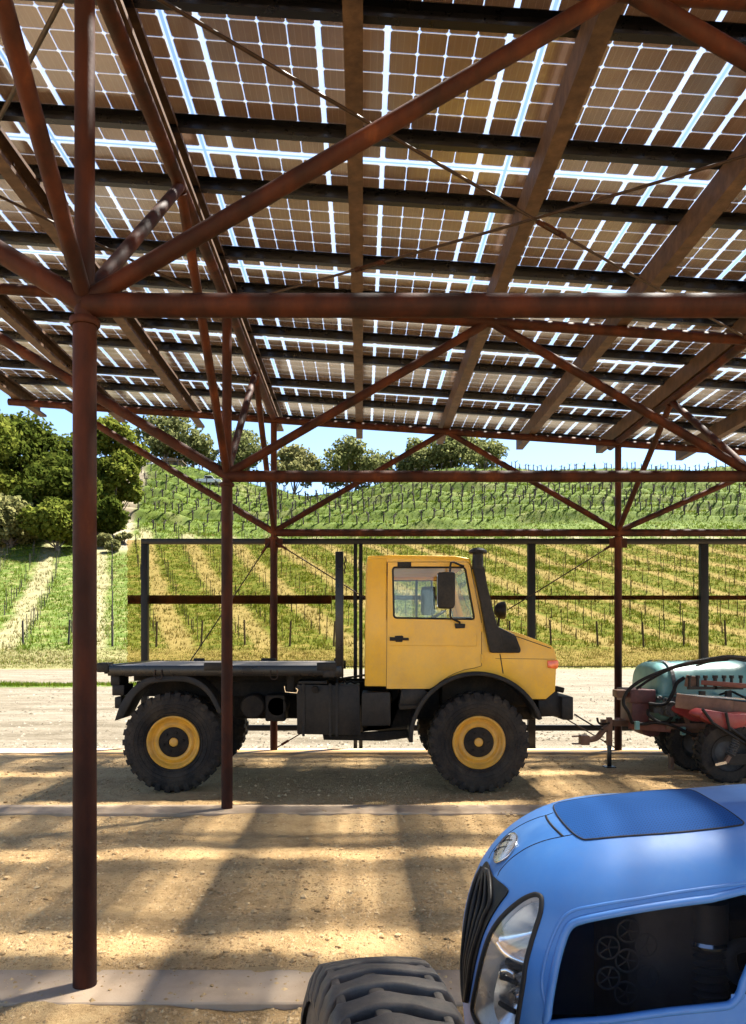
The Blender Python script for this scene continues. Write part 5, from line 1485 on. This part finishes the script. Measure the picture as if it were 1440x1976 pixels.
# the wood on the left
for i, (u, d, R, H, lf, n, lab, tr_h) in enumerate((
    (-30, 104, 6.0, 17.0, 'leaf_mid', 5200, 'pale green oak at the very left edge behind the wood', 2.0),
    (55, 112, 7.0, 15.0, 'leaf_dark', 9000, 'tall dark oak topping the wood on the left', 1.0),
    (128, 106, 5.0, 10.5, 'leaf_dark', 7000, 'dark round oak in the wood beside the thick front post', 0.6),
    (110, 97, 3.6, 6.4, 'leaf_mid', 4600, 'low green bushy oak in front of the wood', 0.3),
    (20, 98, 4.6, 6.2, 'leaf_olive', 4600, 'olive grey shrub oak low at the left edge', 0.2),
    (70, 103, 4.2, 8.5, 'leaf_dark', 5200, 'shadowed oak in the middle of the left wood', 0.4),
    (200, 118, 5.2, 15.0, 'leaf_mid', 7000, 'light green oak just right of the thick front post', 0.6),
    (220, 116, 3.7, 9.6, 'leaf_mid', 5200, 'rounded oak beside the dirt track', 0.3),
    (190, 105, 3.4, 6.4, 'leaf_dark', 4000, 'dark low oak hidden partly by the thick front post', 0.3))):
    tree('oak_tree', lab, at(u, d), d, R, H, 26, int(n * 1.3), lf, tr_h, 0.30, seed=20 + i, group='oaks of the left wood', bl0=0.28)
# skyline trees
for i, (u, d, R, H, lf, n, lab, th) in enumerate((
    (318, 168, 6.6, 12.0, 'leaf_hazed', 5200, 'spreading oak on the hilltop above the brown shed', 2.6),
    (372, 170, 5.6, 9.5, 'leaf_hazed', 4200, 'rounded hilltop oak right of the brown shed', 2.6),
    (462, 172, 6.4, 12.5, 'leaf_hazed', 4600, 'tall thin hilltop tree behind the second post', 2.6),
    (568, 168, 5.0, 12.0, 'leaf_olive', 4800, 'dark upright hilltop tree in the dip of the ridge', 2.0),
    (668, 168, 6.6, 12.5, 'leaf_hazed', 5400, 'broad hilltop oak just left of the middle of the ridge', 2.0),
    (735, 176, 4.6, 8.6, 'leaf_hazed', 3000, 'small olive hilltop tree beside the broad oak', 1.5),
    (800, 174, 5.6, 9.4, 'leaf_hazed', 4200, 'pale green hilltop oak right of the truss web', 1.5),
    (880, 172, 6.2, 9.6, 'leaf_hazed', 4800, 'dense green hilltop oak, second from the right', 1.5),
    (935, 178, 5.0, 10.0, 'leaf_hazed', 2400, 'thin bare-looking hilltop tree at the right end', 2.0))):
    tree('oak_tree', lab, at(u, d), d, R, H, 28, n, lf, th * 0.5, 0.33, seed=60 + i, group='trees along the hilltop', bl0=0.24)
# low shrubs at the end of the track
for i, (u, d, R, H) in enumerate(((222, 98, 1.3, 1.6), (240, 104, 1.2, 1.4), (208, 101, 1.4, 1.5))):
    o = tree('shrub', ('grey green shrub below the dirt track', 'small shrub at the bend of the dirt track', 'low shrub under the light green oak')[i], at(u, d), d, R, H, 8, 700, 'leaf_olive', 0.1, 0.22, seed=90 + i, group='shrubs by the track')
    o['category'] = 'shrub'

# ------------------------------------------------------------------ vineyard stakes of the lower field
GS = 'stakes of the lower vineyard'
pos = []
for k in range(-6, 44):
    yk = 55.0 + 0.35 * math.sin(k * 1.7)
    L_ = 0
    while yk < 113:
        x = ROWX0 + ROWP * k + ROWDX * (yk - 55) + random.uniform(-0.08, 0.08)
        u = CU + x / yk * F
        if -20 < u < 1460 and not (u < 150 and yk > 108) and not (-42 < x < -30 and yk > 96):
            pos.append((yk, x, L_))
        yk += random.uniform(1.9, 2.5); L_ += 1
pos.sort()
def stake_mesh(h, r, lean=0.0, arm=False):
    mb = MB(); mb.tube([(0, 0, -0.2), (lean, 0, h)], [r, r * 0.9], 6)
    if arm: mb.tube([(0.04, 0, 0.0), (0.05, 0.02, 0.55), (0.03, -0.02, 0.85)], [0.035, 0.03, 0.02], 5)
    return mb.mesh('stake', M['stake'])
SM = [stake_mesh(1.75, 0.030), stake_mesh(1.25, 0.028, 0.03, True), stake_mesh(1.9, 0.030, -0.04), stake_mesh(0.8, 0.032, 0.02, True)]
mb = MB(); mb.tube([(0, 0, -0.3), (0.10, -0.04, 1.75)], [0.075, 0.065], 9); EM = mb.mesh('end_post', M['stake'])
rest = MB()
cnt = 0
def hid(u):      # behind the thick front post
    return 150 < u < 190
for yk, x, l in pos:
    u = CU + x / yk * F
    z = tz(x, yk)
    if l == 0:
        o = link('end_post', EM, None, (x, yk, z), (0, 0, random.uniform(-3, 3)))
        tag(o, 'thick wooden end post of a vineyard row, %s' % ('left of the bronze screen' if u < 243 else 'behind the screen left of the cab' if u < 700 else 'behind the screen right of the cab'), 'post', 'end posts of the lower vineyard')
    elif cnt < 270 and not hid(u):
        si = random.randrange(4)
        o = link('vineyard_stake', SM[si], None, (x, yk, z), (random.uniform(-.03, .03), random.uniform(-.03, .03), random.uniform(-3, 3)))
        tag(o, '%s on the lower slope, %s' % (('tall straight dark stake', 'mid-height stake with a young vine', 'tallest thin dark stake', 'short stub stake with a young vine')[si], 'left of the bronze screen' if u < 243 else 'seen through the bronze screen'), 'stake', GS); cnt += 1
    else:
        h = random.choice((1.75, 1.3, 1.9, 1.1))
        rest.tube([(x, yk, z - 0.2), (x + random.uniform(-.05, .05), yk, z + h)], 0.032, 4)
tag(rest.build('vineyard_stakes', M['stake']), 'far mass of thin stakes higher up the lower slope', 'stakes', kind='stuff')

# ------------------------------------------------------------------ pruned vines of the upper field
def vine_mesh(seed):
    r = random.Random(seed); mb = MB()
    h = r.uniform(1.15, 1.55); lean = r.uniform(-0.12, 0.12)
    mb.tube([(0, 0, -0.2), (lean * 0.6, 0.03, h * 0.5), (lean, 0, h)], [0.12, 0.10, 0.085], 6)
    for k in range(r.choice((3, 4, 5))):
        zz = h * r.uniform(0.55, 1.0); a = r.uniform(0, 2 * PI); l = r.uniform(0.25, 0.5)
        e = (lean * zz / h + l * math.cos(a), l * math.sin(a), zz + r.uniform(0.1, 0.4))
        m_ = (lean * zz / h + l * 0.6 * math.cos(a), l * 0.6 * math.sin(a), zz + 0.05)
        mb.tube([(lean * zz / h, 0, zz), m_, e], [0.075, 0.06, 0.04], 5)
    return mb.mesh('grape_vine', M['vine'])
VM = [vine_mesh(s) for s in range(7)]
vp = []
for k in range(len(UPROWS)):
    x = -58.0
    while x < 88:
        x += random.uniform(1.5, 2.3)
        y = float(rowy(x, k)) + random.uniform(-0.25, 0.25)
        u = CU + x / y * F
        if 265 < u < 1460 and y < 170: vp.append((y, x, k))
vp.sort()
rest = MB(); cnt = 0
ORD = ('lowest', 'second lowest', 'third', 'fourth', 'fifth', 'sixth', 'seventh', 'eighth', 'topmost')
for y, x, k in vp:
    z = tz(x, y)
    if cnt < 290:
        o = link('grape_vine', random.choice(VM), None, (x, y, z), (0, 0, random.uniform(-3, 3)))
        tag(o, 'gnarled pruned vine in the %s contour row of the green upper slope' % ORD[k], 'vine', 'vines of the upper slope'); cnt += 1
    else:
        h = random.uniform(1.0, 1.5); a = random.uniform(-.2, .2)
        rest.tube([(x, y, z - 0.2), (x + a * 0.3, y, z + h)], [0.11, 0.08], 5)
        for q in range(3):
            b_ = random.uniform(-0.5, 0.5); zz = z + h * random.uniform(0.6, 1)
            rest.tube([(x, y, zz), (x + b_, y, zz + random.uniform(0.1, 0.4))], [0.05, 0.03], 4)
tag(rest.build('grape_vines', M['vine']), 'far mass of pruned vines along the top of the hill', 'vines', kind='stuff')

# ------------------------------------------------------------------ grass
def grass(name, n, x0, x1, y0, y1, h0, h1, wid, fmask, mats, label, blades=4, power=1.0):
    yy = y0 + (y1 - y0) * rng.random(n) ** power
    half = 0.5 * (x1 - x0)
    xx = x0 + (x1 - x0) * rng.random(n)
    u = CU + xx / yy * F
    keep = (u > -60) & (u < 1500)
    xx, yy = xx[keep], yy[keep]
    pr, mi = fmask(xx, yy)
    k2 = rng.random(len(xx)) < pr
    xx, yy, mi = xx[k2], yy[k2], mi[k2]; n = len(xx)
    zz = terrain(xx, yy)
    nb = blades
    a = rng.random((n, nb)) * 2 * PI; h = (h0 + (h1 - h0) * rng.random((n, nb))) * (0.6 + 0.8 * vnoise(xx, yy, 2.3, 12))[:, None]
    ox = rng.normal(size=(n, nb)) * 0.10; oy = rng.normal(size=(n, nb)) * 0.10
    lean = rng.normal(size=(n, nb, 2)) * 0.28
    base = np.stack([xx[:, None] + ox, yy[:, None] + oy, np.repeat(zz[:, None], nb, 1) - 0.03], -1)
    w = np.stack([np.cos(a), np.sin(a), np.zeros_like(a)], -1) * wid
    tip = base + np.stack([lean[..., 0] * h, lean[..., 1] * h, h], -1)
    V = np.stack([base - w, base + w, tip], 2).reshape(-1, 3)
    Fq = np.arange(len(V)).reshape(-1, 3)
    o = link(name, big_mesh(name, V, Fq, mats, np.repeat(mi, nb)))
    return tag(o, label, 'grass', kind='stuff')
def lowmask(x, y):
    rc = rowcoord(x, y) + (vnoise(x, y, 6, 14) - 0.5) * 0.5
    q = rc * 0.5 - 0.25
    saw = np.abs((q - np.floor(q)) * 2 - 1)
    g = saw > 0.33
    path = (np.abs(x - (-34.2 + 2.0) - -0.23 * (y - 104)) < 2.2) & (y > 97)
    pr = np.where(g, 0.95, 0.45) * np.where(path, 0.08, 1)
    mi = np.where(g, (rng.random(len(x)) < 0.10 + 0.25 * (vnoise(x, y, 5, 15) > 0.66)).astype(int), (rng.random(len(x)) < 0.88).astype(int))
    return pr, mi
grass('field_grass', 62000, -56, 58, 53.5, 115, 0.10, 0.34, 0.035, lowmask, [M['grass'], M['grass_dry']], 'green and dry grass strips between the lower vineyard rows')
def upmask(x, y):
    path = (np.abs(x - (-34.2 + 2.0) - -0.23 * (y - 104)) < 2.4)
    return np.where(path, 0.1, 1.0), (rng.random(len(x)) < 0.05 + 0.2 * (vnoise(x, y, 4, 16) > 0.66)).astype(int)
grass('slope_grass', 80000, -75, 85, 113, 172, 0.14, 0.42, 0.04, upmask, [M['grass'], M['grass_dry']], 'lush green grass covering the upper vineyard slope')
def vergemask(x, y):
    return 0.25 + 0.75 * sm(44, 46.5, y + (vnoise(x, y, 1.4, 18) - 0.5) * 2.4), (rng.random(len(x)) < 0.72).astype(int)
grass('verge_grass', 16000, -27, 28, 44.2, 54, 0.05, 0.18, 0.022, vergemask, [M['grass'], M['grass_dry']], 'short dry grass verge along the far side of the road')
def stripmask(x, y):
    return (np.exp(-((y + 0.06 * (x + 10) - 28.3) / 0.55) ** 2) * sm(-6.0, -8.0, x)), (rng.random(len(x)) < 0.12).astype(int)
grass('strip_grass', 9000, -14.5, -5.5, 26, 31, 0.06, 0.22, 0.018, stripmask, [M['grass'], M['grass_dry']], 'narrow green grass strip in the gravel at the left')

# ------------------------------------------------------------------ shed and parked pickups on the hilltop
d = 158.0
x = at(330, d); z = tz(x, d) - 0.1
sh = empty('hilltop_shed', (x, d, z)); tag(sh, 'small brown shed under the hilltop oak', 'shed')
MB().box(x - 2.0, x + 2.0, d, d + 4, z - 0.5, z + 1.9).build('wall', M['shed'], sh)
MB().prism([(-2.3, 1.9), (2.3, 1.9), (2.3, 2.05), (0, 2.6), (-2.3, 2.05)], lambda a, b, t: (x + a, t, z + b), d - 0.4, d + 4.4).build('roof', M['shed'], sh)
MB().box(x + 0.5, x + 1.4, d - 0.05, d + 0.02, z + 0.1, z + 1.7).build('door', M['dark'], sh)
MB().box(x - 1.5, x - 0.5, d - 0.05, d + 0.02, z + 1.0, z + 1.8).build('window', M['dark'], sh)
def pickup(label, u, d):
    x = at(u, d); z = tz(x, d)
    t = empty('pickup_truck', (x, d, z)); tag(t, label, 'pickup', 'pickups parked on the hilltop')
    f = lambda a, b, q: (x + a, q, z + b)
    MB().prism([(-2.5, 0.5), (2.4, 0.5), (2.5, 0.9), (2.3, 1.1), (1.2, 1.2), (-0.8, 1.2), (-2.5, 1.15)], f, d, d + 1.8).build('body', M['white'], t, bevel=0.05)
    MB().prism([(-0.9, 1.2), (1.2, 1.2), (0.6, 1.8), (-0.7, 1.82)], f, d + 0.08, d + 1.72).build('cab', M['white'], t, bevel=0.05)
    MB().prism([(-0.75, 1.25), (0.98, 1.25), (0.5, 1.72), (-0.62, 1.74)], f, d + 0.06, d + 0.1).build('side_window', M['dark'], t)
    for a in (-1.6, 1.5):
        for q in (d - 0.02, d + 1.62):
            MB().lathe([(0.0, 0), (0.2, 0.0), (0.36, 0.02), (0.38, 0.1), (0.36, 0.2), (0, 0.2)], (x + a, q, z + 0.38), 'Y', 16).build('wheel', M['rubber'], t)
pickup('white pickup parked left of the brown shed', 283, 157)
pickup('white pickup parked below the hilltop oaks, right of the shed', 402, 152)
